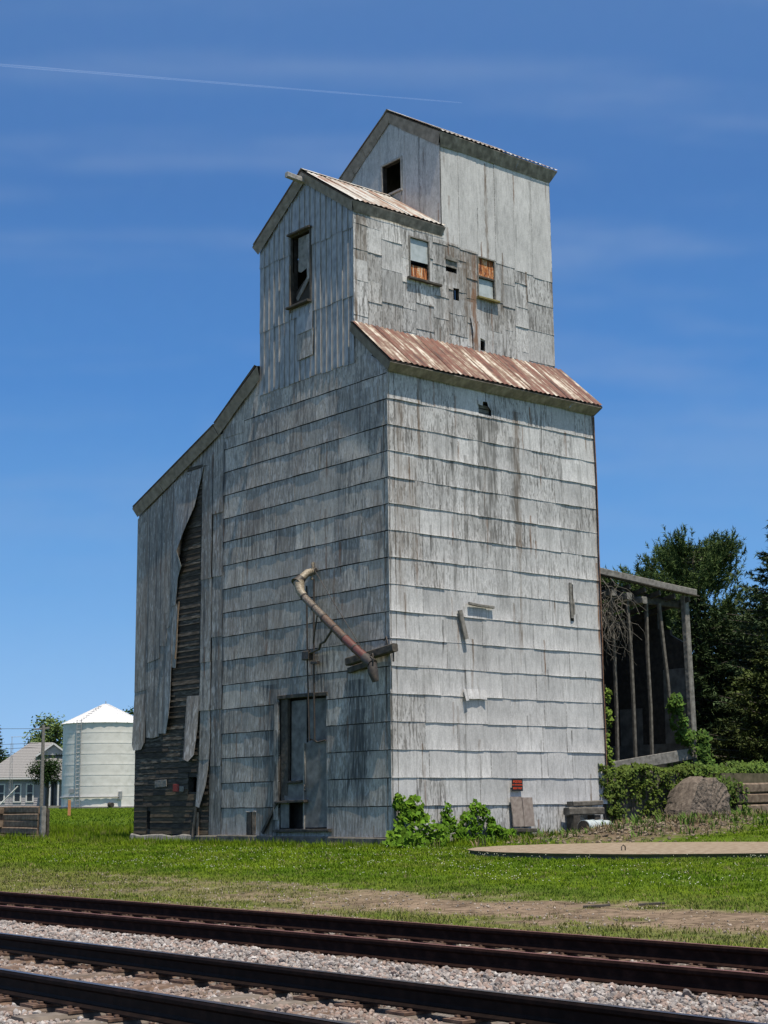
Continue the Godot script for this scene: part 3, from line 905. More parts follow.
func frame_mesh(w: Dictionary, r: Rect2, wd: float, off: float, depth: float) -> ArrayMesh:
	var st := begin()
	for q in [Rect2(r.position.x - wd, r.position.y - wd, wd, r.size.y + 2 * wd), Rect2(r.end.x, r.position.y - wd, wd, r.size.y + 2 * wd), Rect2(r.position.x, r.position.y - wd, r.size.x, wd), Rect2(r.position.x, r.end.y, r.size.x, wd)]:
		var c: Vector2 = q.get_center()
		obox(st, P(w, c.x, c.y, off - depth / 2 + 0.015), w.u * q.size.x / 2, Vector3.UP * q.size.y / 2, w.n * depth / 2)
	return done(st)

func build_door(w: Dictionary, r: Rect2, wall: Node) -> void:
	var d := Node3D.new()
	d.name = "loading_door"
	elevator.add_child(d, true)
	var b := begin()
	obox(b, P(w, 3.46, 2.4, -0.3), w.u * 1.0, Vector3.UP * 1.64, w.n * 0.02)
	put("backing", done(b), M.wood_dark, d)
	# upper pair of leaves set back, lower leaf nearer, wooden jamb at the far side
	put("panel", sheet(w, Rect2(3.46, 1.92, 0.62, 2.02), -0.1, -0.09, [], 4, 4, 0.006), M.door_tin, d)
	put("panel", sheet(w, Rect2(2.52, 2.85, 0.92, 1.1), -0.14, -0.13, [], 4, 3, 0.006), M.door_tin, d)
	put("panel", sheet(w, Rect2(2.5, 0.82, 0.93, 2.06), -0.04, -0.02, [], 4, 4, 0.006), M.door_tin, d)
	put("panel", sheet(w, Rect2(3.42, 1.47, 1.0, 0.44), -0.03, -0.01, [], 4, 3, 0.008), M.door_tin, d)
	put("jamb", timber(P(w, 4.28, 0.75, -0.06), P(w, 4.28, 4.0, -0.06), 0.3, 0.1, w.n), M.wood_dark2, d)
	put("jamb", timber(P(w, 3.43, 0.75, -0.01), P(w, 3.45, 2.86, -0.02), 0.05, 0.06, w.n), M.wood_pale_dark, d)
	put("lintel", timber(P(w, 2.44, 4.03, 0.02), P(w, 4.5, 4.05, 0.02), 0.07, 0.1), M.wood_dark2, d)
	put("ledge", timber(P(w, 3.3, 1.45, 0.06), P(w, 4.52, 1.43, 0.06), 0.14, 0.06), M.wood_dark2, d)
	put("ledge", timber(P(w, 3.5, 1.93, 0.0), P(w, 4.12, 1.91, 0.0), 0.1, 0.06), M.wood_dark2, d)
	put("sill", timber(P(w, 2.3, 0.76, 0.07), P(w, 4.6, 0.72, 0.07), 0.14, 0.07), M.wood_dark2, d)
	put("panel", sheet(w, Rect2(4.06, 0.8, 0.36, 0.62), 0.0, 0.0, [], 3, 3, 0.006), M.door_tin, d)
	put("handle", tube_mesh([P(w, 3.36, 1.86, 0.02), P(w, 3.33, 1.83, 0.07), P(w, 3.33, 1.72, 0.07), P(w, 3.36, 1.68, 0.02)], [0.012], 6), M.iron, d)
	put("brace", timber(P(w, 4.5, 1.42, 0.06), P(w, 5.12, 0.68, 0.06), 0.09, 0.05, w.n), M.wood_dark2, d)
	put("hatch_board", timber(P(w, 5.55, 0.62, 0.01), P(w, 5.56, 1.2, 0.01), 0.16, 0.03, w.n), M.wood_tan, d)
	put("hatch_board", timber(P(w, 5.76, 0.62, 0.01), P(w, 5.77, 1.2, 0.01), 0.18, 0.03, w.n), M.wood_dark2, d)
	put("latch_rod", tube_mesh([P(w, 2.5, 2.9, 0.05), P(w, 2.8, 2.86, 0.06), P(w, 3.0, 2.93, 0.06), P(w, 3.2, 2.96, 0.05)], [0.022], 6), M.iron, d)
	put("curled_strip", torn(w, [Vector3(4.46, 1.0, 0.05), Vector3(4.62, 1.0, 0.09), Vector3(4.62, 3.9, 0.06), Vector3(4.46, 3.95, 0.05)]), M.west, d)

func build_gable_window(w: Dictionary, r: Rect2) -> void:
	var d := Node3D.new()
	d.name = "track_gable_window"
	elevator.add_child(d, true)
	put("frame", frame_mesh(w, r, 0.05, 0.05, 0.1), M.wood_dark2, d)
	put("lintel", timber(P(w, r.position.x - 0.08, r.end.y + 0.06, 0.09), P(w, r.end.x + 0.08, r.end.y + 0.06, 0.09), 0.14, 0.06), M.wood_dark2, d)
	put("sill", timber(P(w, r.position.x - 0.06, r.position.y - 0.03, 0.1), P(w, r.end.x + 0.1, r.position.y - 0.03, 0.1), 0.16, 0.06), M.wood_dark2, d)
	put("board", torn(w, [Vector3(3.36, 15.2, -0.05), Vector3(3.6, 15.14, -0.05), Vector3(3.72, 15.2, -0.05), Vector3(3.72, 16.12, -0.05), Vector3(3.36, 16.12, -0.05)]), M.wood_pale_dark, d)
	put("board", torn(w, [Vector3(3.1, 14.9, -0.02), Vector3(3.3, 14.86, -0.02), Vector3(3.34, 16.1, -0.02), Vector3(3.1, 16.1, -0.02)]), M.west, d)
	put("fallen_board", timber(P(w, 3.15, 15.0, -0.03), P(w, 3.8, 14.45, -0.07), 0.14, 0.03, w.n), M.wood_grey, d)
	put("board", torn(w, [Vector3(3.1, 14.24, -0.07), Vector3(3.86, 14.24, -0.07), Vector3(3.84, 14.66, -0.07), Vector3(3.5, 14.9, -0.07), Vector3(3.1, 14.8, -0.07)]), M.board_b, d)
	put("jamb", timber(P(w, 3.93, 14.1, 0.05), P(w, 3.93, 15.4, 0.05), 0.05, 0.06, w.n), M.wood_tan, d)
	# hoist beam in the peak
	put("hoist_beam", timber(P(w, 3.32, 17.56, -0.3), P(w, 3.34, 17.62, 0.62), 0.14, 0.15), M.wood_pale, elevator)

func build_side_windows(w: Dictionary, w1: Rect2, w2: Rect2, h1: Rect2) -> void:
	var d := Node3D.new()
	d.name = "side_window"
	elevator.add_child(d, true)
	put("frame", frame_mesh(w, w1, 0.035, 0.035, 0.08), M.wood_grey, d)
	put("sill", timber(P(w, w1.position.x - 0.12, w1.position.y - 0.05, 0.08), P(w, w1.end.x + 0.4, w1.position.y - 0.05, 0.08), 0.1, 0.06), M.wood_dark2, d)
	put("upper_panel", sheet(w, Rect2(w1.position.x, w1.position.y + 0.47, 0.63, 0.6), 0.0, 0.0, [], 3, 3, 0.004), M.window_white, d)
	put("rusty_panel", sheet(w, Rect2(w1.position.x, w1.position.y, 0.63, 0.37), -0.05, -0.03, [], 4, 3, 0.01), M.rust_bright, d)
	d = Node3D.new()
	d.name = "side_window"
	elevator.add_child(d, true)
	put("frame", frame_mesh(w, w2, 0.035, 0.035, 0.08), M.wood_grey, d)
	put("sill", timber(P(w, w2.position.x - 0.07, w2.position.y - 0.04, 0.08), P(w, w2.end.x + 0.12, w2.position.y - 0.04, 0.08), 0.1, 0.06), M.wood_moss, d)
	put("rusty_panel", sheet(w, Rect2(w2.position.x, w2.position.y + 0.6, 0.59, 0.5), -0.01, 0.0, [], 5, 3, 0.008), M.rust_bright, d)
	put("lower_panel", sheet(w, Rect2(w2.position.x, w2.position.y, 0.59, 0.54), -0.04, -0.03, [], 3, 3, 0.004), M.window_white, d)
	put("rail", timber(P(w, w2.position.x, w2.position.y + 0.57, 0.0), P(w, w2.end.x, w2.position.y + 0.57, 0.0), 0.05, 0.06), M.wood_dark2, d)
	put("opening_board", timber(P(w, h1.position.x, h1.end.y - 0.06, 0.01), P(w, h1.end.x, h1.end.y - 0.07, 0.01), 0.22, 0.02, w.n), M.wood_grey, elevator)
	put("opening_board", timber(P(w, h1.position.x, h1.end.y + 0.06, 0.05), P(w, h1.end.x + 0.02, h1.end.y + 0.05, 0.05), 0.1, 0.02, w.n), M.wood_grey, elevator)

func build_spout(w: Dictionary) -> void:
	var d := Node3D.new()
	d.name = "loading_spout"
	elevator.add_child(d, true)
	var a := P(w, 2.72, 7.12, 0.02)
	put("bracket", timber(P(w, 2.98, 7.34, 0.06), P(w, 2.98, 6.9, 0.1), 0.07, 0.06, w.n), M.pipe_white, d)
	put("bracket", timber(P(w, 3.2, 7.12, 0.06), P(w, 2.82, 7.14, 0.06), 0.05, 0.06), M.iron, d)
	put("neck", tube_mesh([P(w, 3.0, 7.12, 0.0), P(w, 2.98, 7.06, 0.22), P(w, 2.98, 6.9, 0.42)], [0.085, 0.095, 0.1], 12), M.pipe_white, d)
	put("hood", tube_mesh([P(w, 2.96, 6.92, 0.4), P(w, 3.0, 6.8, 0.5), P(w, 3.0, 6.76, 0.54)], [0.115, 0.15, 0.17], 12), M.iron, d)
	put("elbow", tube_mesh([P(w, 2.97, 6.8, 0.5), P(w, 2.88, 6.56, 0.52), P(w, 2.72, 6.4, 0.52)], [0.14, 0.11, 0.095], 12), M.pipe_white, d)
	put("pipe", tube_mesh([P(w, 2.74, 6.41, 0.52), P(w, 2.0, 5.87, 0.52), P(w, 1.9, 5.8, 0.52)], [0.093, 0.093, 0.096], 12), M.pipe_a, d)
	put("pipe", tube_mesh([P(w, 1.92, 5.81, 0.52), P(w, 1.1, 5.22, 0.52)], [0.1, 0.1], 12), M.pipe_b, d)
	put("pipe", tube_mesh([P(w, 1.12, 5.235, 0.52), P(w, 0.3, 4.68, 0.52)], [0.107, 0.107], 12), M.pipe_c, d)
	for q in [[2.72, 6.4, 0.104], [2.3, 6.09, 0.1], [1.92, 5.81, 0.108], [1.5, 5.51, 0.107], [1.12, 5.235, 0.115], [0.72, 4.965, 0.114]]:
		put("pipe_band", tube_mesh([P(w, q[0] + 0.02, q[1] + 0.014, 0.52), P(w, q[0] - 0.02, q[1] - 0.014, 0.52)], [q[2]], 12), M.iron, d)
	put("stay_cable", tube_mesh([P(w, 3.0, 7.3, 0.1), P(w, 1.9, 6.4, 0.4), P(w, 0.4, 4.85, 0.52)], [0.009], 5), M.iron, d)
	put("end_collar", tube_mesh([P(w, 0.36, 4.72, 0.52), P(w, 0.08, 4.54, 0.52)], [0.125, 0.135], 12), M.iron, d)
	put("end_boot", tube_mesh([P(w, 0.1, 4.56, 0.52), P(w, 0.04, 4.36, 0.54), P(w, 0.0, 4.14, 0.5)], [0.11, 0.125, 0.08], 10), M.iron, d)
	put("ring", tube_mesh([P(w, 0.12, 4.75, 0.55), P(w, 0.0, 4.78, 0.58), P(w, -0.05, 4.62, 0.6), P(w, 0.0, 4.45, 0.58)], [0.018], 6), M.iron, d)
	# hanging rods, bracket and the pole that swings it
	put("rod", tube_mesh([P(w, 3.12, 6.75, 0.15), P(w, 3.11, 4.6, 0.13), P(w, 3.08, 2.9, 0.1)], [0.022], 6), M.iron, d)
	put("rod", tube_mesh([P(w, 2.84, 6.9, 0.13), P(w, 2.87, 4.6, 0.12), P(w, 2.87, 2.9, 0.1)], [0.026], 6), M.iron, d)
	put("rod_clamp", timber(P(w, 3.22, 5.0, 0.15), P(w, 2.95, 5.0, 0.15), 0.16, 0.24, Vector3.UP), M.iron, d)
	put("rod_clamp", timber(P(w, 2.95, 4.82, 0.12), P(w, 2.68, 4.8, 0.12), 0.08, 0.08), M.iron, d)
	put("arm", tube_mesh([P(w, 3.0, 5.05, 0.16), P(w, 2.4, 5.1, 0.3), P(w, 2.3, 5.22, 0.34), P(w, 2.0, 5.24, 0.44), P(w, 1.62, 5.5, 0.5)], [0.03], 6), M.iron, d)
	put("brace", tube_mesh([P(w, 2.86, 5.3, 0.14), P(w, 2.2, 5.98, 0.5)], [0.018], 6), M.iron, d)
	put("beam", timber(P(w, 1.5, 4.72, 0.13), P(w, -0.28, 4.93, 0.13), 0.18, 0.2), M.wood_dark2, d)
	put("beam", timber(P(w, 1.52, 4.52, 0.09), P(w, 0.7, 4.62, 0.09), 0.1, 0.14), M.wood_dark2, d)
	put("hook", tube_mesh([P(w, -0.02, 5.02, 0.14), P(w, 0.03, 5.2, 0.14), P(w, 0.12, 5.12, 0.14)], [0.02], 6), M.iron, d)
	put("chain", tube_mesh([P(w, -0.22, 4.84, 0.14), P(w, -0.22, 4.6, 0.14)], [0.022], 6), M.iron, d)

# one corrugated roof panel between two points of the slope
func roof_panel(lo: Vector3, hi: Vector3, along: Vector3, width: float, pitch_: float, amp: float) -> ArrayMesh:
	var st := begin()
	st.set_smooth_group(1)
	var up := (hi - lo).normalized().cross(along).normalized()
	if up.y < 0:
		up = -up
	var n := maxi(4, int(width / pitch_ * 6.0))
	var jl := rng.randf_range(-0.03, 0.03)
	for i in n:
		var a := width * i / n
		var b := width * (i + 1) / n
		var ha := amp * cos(TAU * a / pitch_); var hb := amp * cos(TAU * b / pitch_)
		var sl := (lo - hi).normalized() * jl
		var len := lo.distance_to(hi)
		var p := [lo + sl + along * a + up * ha, lo + sl + along * b + up * hb, hi + along * b + up * hb, hi + along * a + up * ha]
		var x0 := (lo + along * a).dot(along)
		var x1 := (lo + along * b).dot(along)
		quad(st, p[0], p[1], p[2], p[3], up, [Vector2(x0, 0), Vector2(x1, 0), Vector2(x1, len), Vector2(x0, len)])
	return done(st)

func slope_roof(called: String, lo: Vector3, hi: Vector3, along: Vector3, width: float, mats: Array, drop: float, in_: float, parts := 0.66) -> void:
	var st := begin()
	var up := (hi - lo).normalized().cross(along).normalized()
	if up.y < 0:
		up = -up
	# deck under the tin
	var a := lo - up * 0.03; var b := hi - up * 0.03
	var c := lo - up * 0.06; var e := hi - up * 0.06
	quad(st, a, a + along * width, b + along * width, b, up)
	quad(st, c, c + along * width, e + along * width, e, -up)
	quad(st, a, a + along * width, c + along * width, c, lo - hi)
	quad(st, a, b, e, c, -along)
	quad(st, a + along * width, b + along * width, e + along * width, c + along * width, along)
	var r := put(called, done(st), M.wood_dark, elevator)
	var n := int(round(width / parts))
	var wd := width / n
	for k in n:
		put("roof_panel", roof_panel(lo + along * wd * k + up * (0.006 * (k % 2)), hi + along * wd * k + up * (0.006 * (k % 2)), along, wd + 0.03, 0.165, 0.013), mats[k % mats.size()], r)

# slanting boxed soffit: outer edge line to wall line
func soffit(o1: Vector3, o2: Vector3, w1: Vector3, w2: Vector3, m: Material, n := 5, called := "soffit") -> void:
	for k in n:
		var t0 := k / float(n)
		var t1 := (k + 1) / float(n)
		var st := begin()
		var j := Vector3(rng.randf_range(-0.008, 0.008), rng.randf_range(-0.012, 0.012), rng.randf_range(-0.008, 0.008))
		var a := o1.lerp(o2, t0); var b := o1.lerp(o2, t1)
		var c := w1.lerp(w2, t1) + j; var e := w1.lerp(w2, t0) + j
		quad(st, a, b, c, e, Vector3(-1, -1, 1), [Vector2(t0 * 5, 0), Vector2(t1 * 5, 0), Vector2(t1 * 5, 0.3), Vector2(t0 * 5, 0.3)])
		var th := Vector3(0, 0.012, 0)
		quad(st, a, b, b + th, a + th, Vector3(-1, 0, 1))
		quad(st, e, c, c + th, e + th, Vector3(1, 0, -1))
		put(called, done(st), m, elevator)

func build_roofs() -> void:
	var ax := Vector3(1, 0, 0)
	# main roof on the sunlit side
	var lo := Vector3(-0.12, 11.86, 0.27)
	var hi := Vector3(-0.12, 13.22, -1.26)
	slope_roof("main_roof", lo, hi, ax, 7.46, [M.roof_rust], 0.2, 0.2)
	soffit(Vector3(-0.12, 11.80, 0.25), Vector3(7.3, 11.80, 0.25), Vector3(-0.02, 11.63, 0.03), Vector3(7.24, 11.63, 0.03), M.soffit_green, 7)
	soffit(Vector3(-0.12, 11.80, 0.25), Vector3(-0.12, 13.16, -1.27), Vector3(-0.045, 11.63, 0.06), Vector3(-0.045, 12.98, -1.4), M.soffit_dark, 3)
	soffit(Vector3(7.33, 11.80, 0.25), Vector3(7.33, 13.16, -1.27), Vector3(7.2, 11.58, 0.03), Vector3(7.2, 12.93, -1.4), M.soffit_dark, 3)
	# far slope of the annex, in two pitches
	slope_roof("annex_roof", Vector3(-0.16, 11.76, -7.35), Vector3(-0.16, 12.98, -5.38), ax, 7.5, [M.roof_grey], 0.2, 0.2)
	slope_roof("annex_roof", Vector3(-0.16, 10.07, -11.62), Vector3(-0.16, 11.74, -7.36), ax, 7.5, [M.roof_grey], 0.2, 0.2)
	soffit(Vector3(-0.16, 11.70, -7.35), Vector3(-0.16, 12.92, -5.25), Vector3(-0.045, 11.42, -7.25), Vector3(-0.045, 12.62, -5.3), M.soffit_grey, 3)
	soffit(Vector3(-0.16, 10.00, -11.62), Vector3(-0.16, 11.68, -7.36), Vector3(-0.045, 9.74, -11.5), Vector3(-0.045, 11.42, -7.26), M.soffit_grey, 6)
	# lower cupola
	for s in [0, 1]:
		var z0 := -1.15 if s == 0 else -5.54
		slope_roof("lower_cupola_roof", Vector3(-0.14, 16.4, z0), Vector3(-0.14, 17.88, -3.32 + (0.005 if s == 0 else -0.005)), ax, 3.14 if s == 0 else 3.16, [M.roof_pale], 0.2, 0.2)
		soffit(Vector3(-0.14, 16.34, z0), Vector3(-0.14, 17.82, -3.32), Vector3(-0.05, 16.1, -1.27 if s == 0 else -5.37), Vector3(-0.05, 17.52, -3.32), M.soffit_grey, 4)
	soffit(Vector3(-0.14, 16.34, -1.15), Vector3(3.02, 16.34, -1.15), Vector3(-0.02, 16.1, -1.235), Vector3(2.95, 16.1, -1.235), M.soffit_green, 4)
	# upper cupola
	for s in [0, 1]:
		var z0 := -1.1 if s == 0 else -5.54
		slope_roof("upper_cupola_roof", Vector3(2.84, 19.05, z0), Vector3(2.84, 20.4, -3.32 + (0.005 if s == 0 else -0.005)), ax, 4.48, [M.roof_pale], 0.2, 0.2)
		soffit(Vector3(2.84, 18.99, z0), Vector3(2.84, 20.34, -3.32), Vector3(2.92, 18.66, -1.27 if s == 0 else -5.37), Vector3(2.92, 20.02, -3.32), M.soffit_grey, 4)
	soffit(Vector3(2.84, 18.99, -1.1), Vector3(7.3, 18.99, -1.1), Vector3(2.95, 18.66, -1.235), Vector3(7.12, 18.66, -1.235), M.soffit_green, 6)
	for r in [[-0.14, 17.9, 3.0], [2.84, 20.42, 7.3]]:
		var st := begin()
		for s in [-1.0, 1.0]:
			quad(st, Vector3(r[0], r[1] + 0.02, -3.32), Vector3(r[2], r[1] + 0.02, -3.32), Vector3(r[2], r[1] - 0.07, -3.32 + s * 0.13), Vector3(r[0], r[1] - 0.07, -3.32 + s * 0.13), Vector3(0, 1, s))
		put("ridge_cap", done(st), M.roof_pale, elevator)

# ------------------------------------------------------------------ materials
func rust_stripes(seed_: int, cols: Array, size := Vector2i(512, 128), scale_ := Vector2(7.6, 2.2)) -> ImageTexture:
	var n := FastNoiseLite.new()
	n.seed = seed_; n.frequency = 1.0; n.fractal_octaves = 4
	var out := PackedByteArray()
	out.resize(size.x * size.y * 3)
	var k := 0
	for y in size.y:
		for x in size.x:
			var u := x / float(size.x) * scale_.x
			var v := y / float(size.y) * scale_.y
			var s := 0.8 * n.get_noise_2d(u * 2.6, v * 0.35) + 0.75 * n.get_noise_2d(u * 9.0 + 30.0, v * 0.5) + 0.3 * n.get_noise_2d(u * 5.0, v * 4.0 + 60.0)
			var t := clampf(s * 0.9 + 0.5, 0.0, 0.999) * (cols.size() - 1)
			var i := int(t)
			var c: Color = (cols[i] as Color).lerp(cols[i + 1], t - i) * (0.9 + 0.2 * rng.randf())
			c = c.linear_to_srgb()
			out[k] = clampi(int(c.r * 255), 0, 255); out[k + 1] = clampi(int(c.g * 255), 0, 255); out[k + 2] = clampi(int(c.b * 255), 0, 255)
			k += 3
	return ImageTexture.create_from_image(Image.create_from_data(size.x, size.y, false, Image.FORMAT_RGB8, out))

func build_materials() -> void:
	var wb := bump_tex(0.02, 4, 3.0, 256, Vector2(1, 1))
	var wood := func(a: Color, b: Color, c: Color, sd: int) -> StandardMaterial3D:
		return tri_mat(noise_tex([a, b, c], 0.02, sd, 256), 0.9, 0.9, wb, 0.6)
	M.wood_dark = wood.call(Color(0.018, 0.016, 0.014), Color(0.035, 0.031, 0.027), Color(0.06, 0.052, 0.045), 1)
	M.wood_dark2 = wood.call(Color(0.03, 0.027, 0.024), Color(0.06, 0.053, 0.045), Color(0.10, 0.09, 0.075), 2)
	M.wood_grey = wood.call(Color(0.10, 0.095, 0.085), Color(0.19, 0.18, 0.165), Color(0.28, 0.27, 0.25), 3)
	M.wood_pale = wood.call(Color(0.2, 0.195, 0.18), Color(0.32, 0.31, 0.3), Color(0.42, 0.41, 0.39), 4)
	M.wood_pale_dark = wood.call(Color(0.14, 0.135, 0.125), Color(0.24, 0.235, 0.22), Color(0.3, 0.29, 0.27), 5)
	M.wood_tan = wood.call(Color(0.12, 0.085, 0.055), Color(0.2, 0.14, 0.095), Color(0.28, 0.21, 0.15), 6)
	M.wood_moss = wood.call(Color(0.12, 0.11, 0.03), Color(0.2, 0.17, 0.06), Color(0.24, 0.2, 0.1), 7)
	var uvw := func(a: Color, b: Color, c: Color, sd: int) -> StandardMaterial3D:
		return uv_mat(noise_tex([a, b, c], 0.012, sd, 256, 5, Vector2(1, 8)), 0.92, Vector3(0.7, 0.5, 1))
	M.board_a = uvw.call(Color(0.02, 0.017, 0.013), Color(0.052, 0.044, 0.035), Color(0.12, 0.105, 0.088), 21)
	M.board_b = uvw.call(Color(0.018, 0.014, 0.010), Color(0.036, 0.029, 0.022), Color(0.075, 0.062, 0.047), 22)
	M.board_c = uvw.call(Color(0.02, 0.017, 0.013), Color(0.048, 0.041, 0.032), Color(0.19, 0.175, 0.15), 23)
	M.board_d = uvw.call(Color(0.035, 0.025, 0.015), Color(0.08, 0.058, 0.035), Color(0.15, 0.115, 0.075), 24)
	M.concrete = tri_mat(noise_tex([Color(0.12, 0.115, 0.105), Color(0.2, 0.19, 0.175), Color(0.29, 0.28, 0.26)], 0.02, 31, 256), 0.5, 0.95, wb, 0.5)
	M.concrete_dark = tri_mat(noise_tex([Color(0.07, 0.063, 0.053), Color(0.12, 0.11, 0.093), Color(0.18, 0.165, 0.14)], 0.02, 32, 256), 0.5, 0.95, wb, 0.5)
	M.pad = tri_mat(noise_tex([Color(0.10, 0.07, 0.045), Color(0.21, 0.155, 0.10), Color(0.27, 0.215, 0.15), Color(0.38, 0.33, 0.26)], 0.03, 33, 512), 0.3, 0.95, wb, 0.4)
	M.iron = tri_mat(noise_tex([Color(0.02, 0.018, 0.017), Color(0.045, 0.038, 0.033), Color(0.10, 0.07, 0.05)], 0.03, 34, 256), 1.2, 0.6)
	M.rust = tri_mat(noise_tex([Color(0.10, 0.05, 0.03), Color(0.22, 0.10, 0.05), Color(0.33, 0.24, 0.18)], 0.03, 35, 256), 0.8, 0.85)
	M.tin_plain = tri_mat(noise_tex([Color(0.2, 0.2, 0.2), Color(0.31, 0.315, 0.32), Color(0.4, 0.4, 0.41)], 0.02, 36, 256), 0.4, 0.6)
	M.tin_gable = tri_mat(noise_tex([Color(0.21, 0.208, 0.205), Color(0.34, 0.338, 0.332), Color(0.46, 0.457, 0.45)], 0.012, 47, 256, 5, Vector2(3, 1)), 0.7, 0.5)
	M.tin_gable.metallic = 0.25
	M.door_tin = tri_mat(noise_tex([Color(0.075, 0.073, 0.066), Color(0.135, 0.132, 0.124), Color(0.21, 0.206, 0.194)], 0.02, 37, 256), 0.6, 0.6)
	M.window_white = tri_mat(noise_tex([Color(0.36, 0.40, 0.40), Color(0.45, 0.50, 0.52), Color(0.52, 0.56, 0.58)], 0.02, 38, 256), 0.8, 0.35)
	M.soffit_green = tri_mat(noise_tex([Color(0.08, 0.068, 0.056), Color(0.22, 0.19, 0.165), Color(0.42, 0.375, 0.335)], 0.02, 39, 256), 0.7, 0.8)
	M.soffit_dark = tri_mat(noise_tex([Color(0.10, 0.085, 0.065), Color(0.18, 0.155, 0.125), Color(0.26, 0.23, 0.19)], 0.02, 40, 256), 0.7, 0.8)
	M.soffit_grey = tri_mat(noise_tex([Color(0.14, 0.12, 0.10), Color(0.25, 0.215, 0.185), Color(0.36, 0.315, 0.275)], 0.02, 41, 256), 0.7, 0.85)
	var rc := [Color(0.06, 0.026, 0.02), Color(0.12, 0.045, 0.03), Color(0.16, 0.06, 0.04), Color(0.14, 0.08, 0.06), Color(0.2, 0.135, 0.095), Color(0.36, 0.30, 0.24), Color(0.52, 0.48, 0.42)]
	M.roof_rust = uv_mat(rust_stripes(61, rc), 0.72, Vector3(1 / 7.6, 1 / 2.2, 1))
	var pc := [Color(0.2, 0.09, 0.06), Color(0.28, 0.19, 0.14), Color(0.36, 0.33, 0.29), Color(0.45, 0.44, 0.41), Color(0.55, 0.54, 0.52)]
	M.roof_pale = uv_mat(rust_stripes(62, pc), 0.6, Vector3(1 / 7.6, 1 / 2.2, 1))
	var gc := [Color(0.16, 0.12, 0.1), Color(0.25, 0.23, 0.21), Color(0.34, 0.33, 0.32), Color(0.4, 0.4, 0.39)]
	M.roof_grey = uv_mat(rust_stripes(63, gc), 0.65, Vector3(1 / 7.6, 1 / 2.2, 1))
	var bc := [Color(0.02, 0.008, 0.005), Color(0.06, 0.018, 0.008), Color(0.28, 0.07, 0.015), Color(0.42, 0.13, 0.03), Color(0.5, 0.22, 0.06), Color(0.62, 0.55, 0.45)]
	var rb := tri_mat(rust_stripes(64, bc, Vector2i(256, 256), Vector2(2.4, 2.4)), 1.3, 0.8)
	M.rust_bright = rb
	M.pipe_white = tri_mat(noise_tex([Color(0.08, 0.055, 0.035), Color(0.24, 0.2, 0.145), Color(0.46, 0.42, 0.34)], 0.045, 42, 256), 1.6, 0.55)
	M.pipe_a = tri_mat(noise_tex([Color(0.04, 0.028, 0.02), Color(0.11, 0.085, 0.065), Color(0.30, 0.265, 0.225)], 0.045, 43, 256), 1.6, 0.5)
	M.pipe_b = tri_mat(noise_tex([Color(0.04, 0.022, 0.015), Color(0.085, 0.05, 0.034), Color(0.2, 0.15, 0.11)], 0.045, 44, 256), 1.6, 0.5)
	M.pipe_c = tri_mat(noise_tex([Color(0.06, 0.02, 0.016), Color(0.105, 0.035, 0.028), Color(0.16, 0.075, 0.06)], 0.045, 45, 256), 1.6, 0.5)
	M.bark = tri_mat(noise_tex([Color(0.04, 0.034, 0.028), Color(0.085, 0.072, 0.06), Color(0.13, 0.115, 0.1)], 0.03, 46, 256), 0.6, 0.95)
	M.leaf = leaf_mat(0.3)
	M.needle = leaf_mat(0.1, 0.6)
	M.grass = leaf_mat(0.3, 0.6)
	M.stone = mat(Color.WHITE, 0.92)
	M.stone.vertex_color_use_as_albedo = true

# ------------------------------------------------------------------ ground
func grid_mesh(xs: Array, zs: Array, fy: Callable, fuv: Callable) -> ArrayMesh:
	var v := PackedVector3Array(); var nn := PackedVector3Array(); var uv := PackedVector2Array(); var id := PackedInt32Array()
	for j in zs.size():
		for i in xs.size():
			var x: float = xs[i]
			var z: float = zs[j]
			v.append(Vector3(x, fy.call(x, z), z))
			var e := 0.15
			nn.append(Vector3(fy.call(x - e, z) - fy.call(x + e, z), 2 * e, fy.call(x, z - e) - fy.call(x, z + e)).normalized())
			uv.append(fuv.call(x, z))
	var w := xs.size()
	for j in zs.size() - 1:
		for i in w - 1:
			var a := j * w + i
			id.append_array([a, a + 1, a + w + 1, a, a + w + 1, a + w])
	var arr := []
	arr.resize(Mesh.ARRAY_MAX)
	arr[Mesh.ARRAY_VERTEX] = v; arr[Mesh.ARRAY_NORMAL] = nn; arr[Mesh.ARRAY_TEX_UV] = uv; arr[Mesh.ARRAY_INDEX] = id
	var m := ArrayMesh.new()
	m.add_surface_from_arrays(Mesh.PRIMITIVE_TRIANGLES, arr)
	return m

func span(a: float, b: float, step: float) -> Array:
	var n := int(round((b - a) / step))
	var r := []
	for i in n + 1:
		r.append(lerpf(a, b, i / float(n)))
	return r

# share of green cover at a spot of the strip between track and elevator, 0 bare earth .. 1 lawn
func green_at(x: float, z: float) -> float:
	var n := nz.get_noise_2d(x * 0.55 + 70.0, z * 0.32) + 0.5 * nz.get_noise_2d(x * 2.1, z * 1.7)
	var lawn := sm(-8.9, -7.7, x + 0.9 * n + 0.03 * (z - 8.0))
	var verge := sm(-10.2, -10.9, x + 0.6 * n) * sm(-12.5, -12.1, x) * (0.55 + 0.9 * n)
	var tufts := sm(0.35, 0.6, n) * 0.35
	var left := sm(13.0, 3.0, z) * (0.55 + 0.55 * n)
	return clampf(maxf(maxf(lawn, verge), maxf(tufts, left)), 0.0, 1.0)

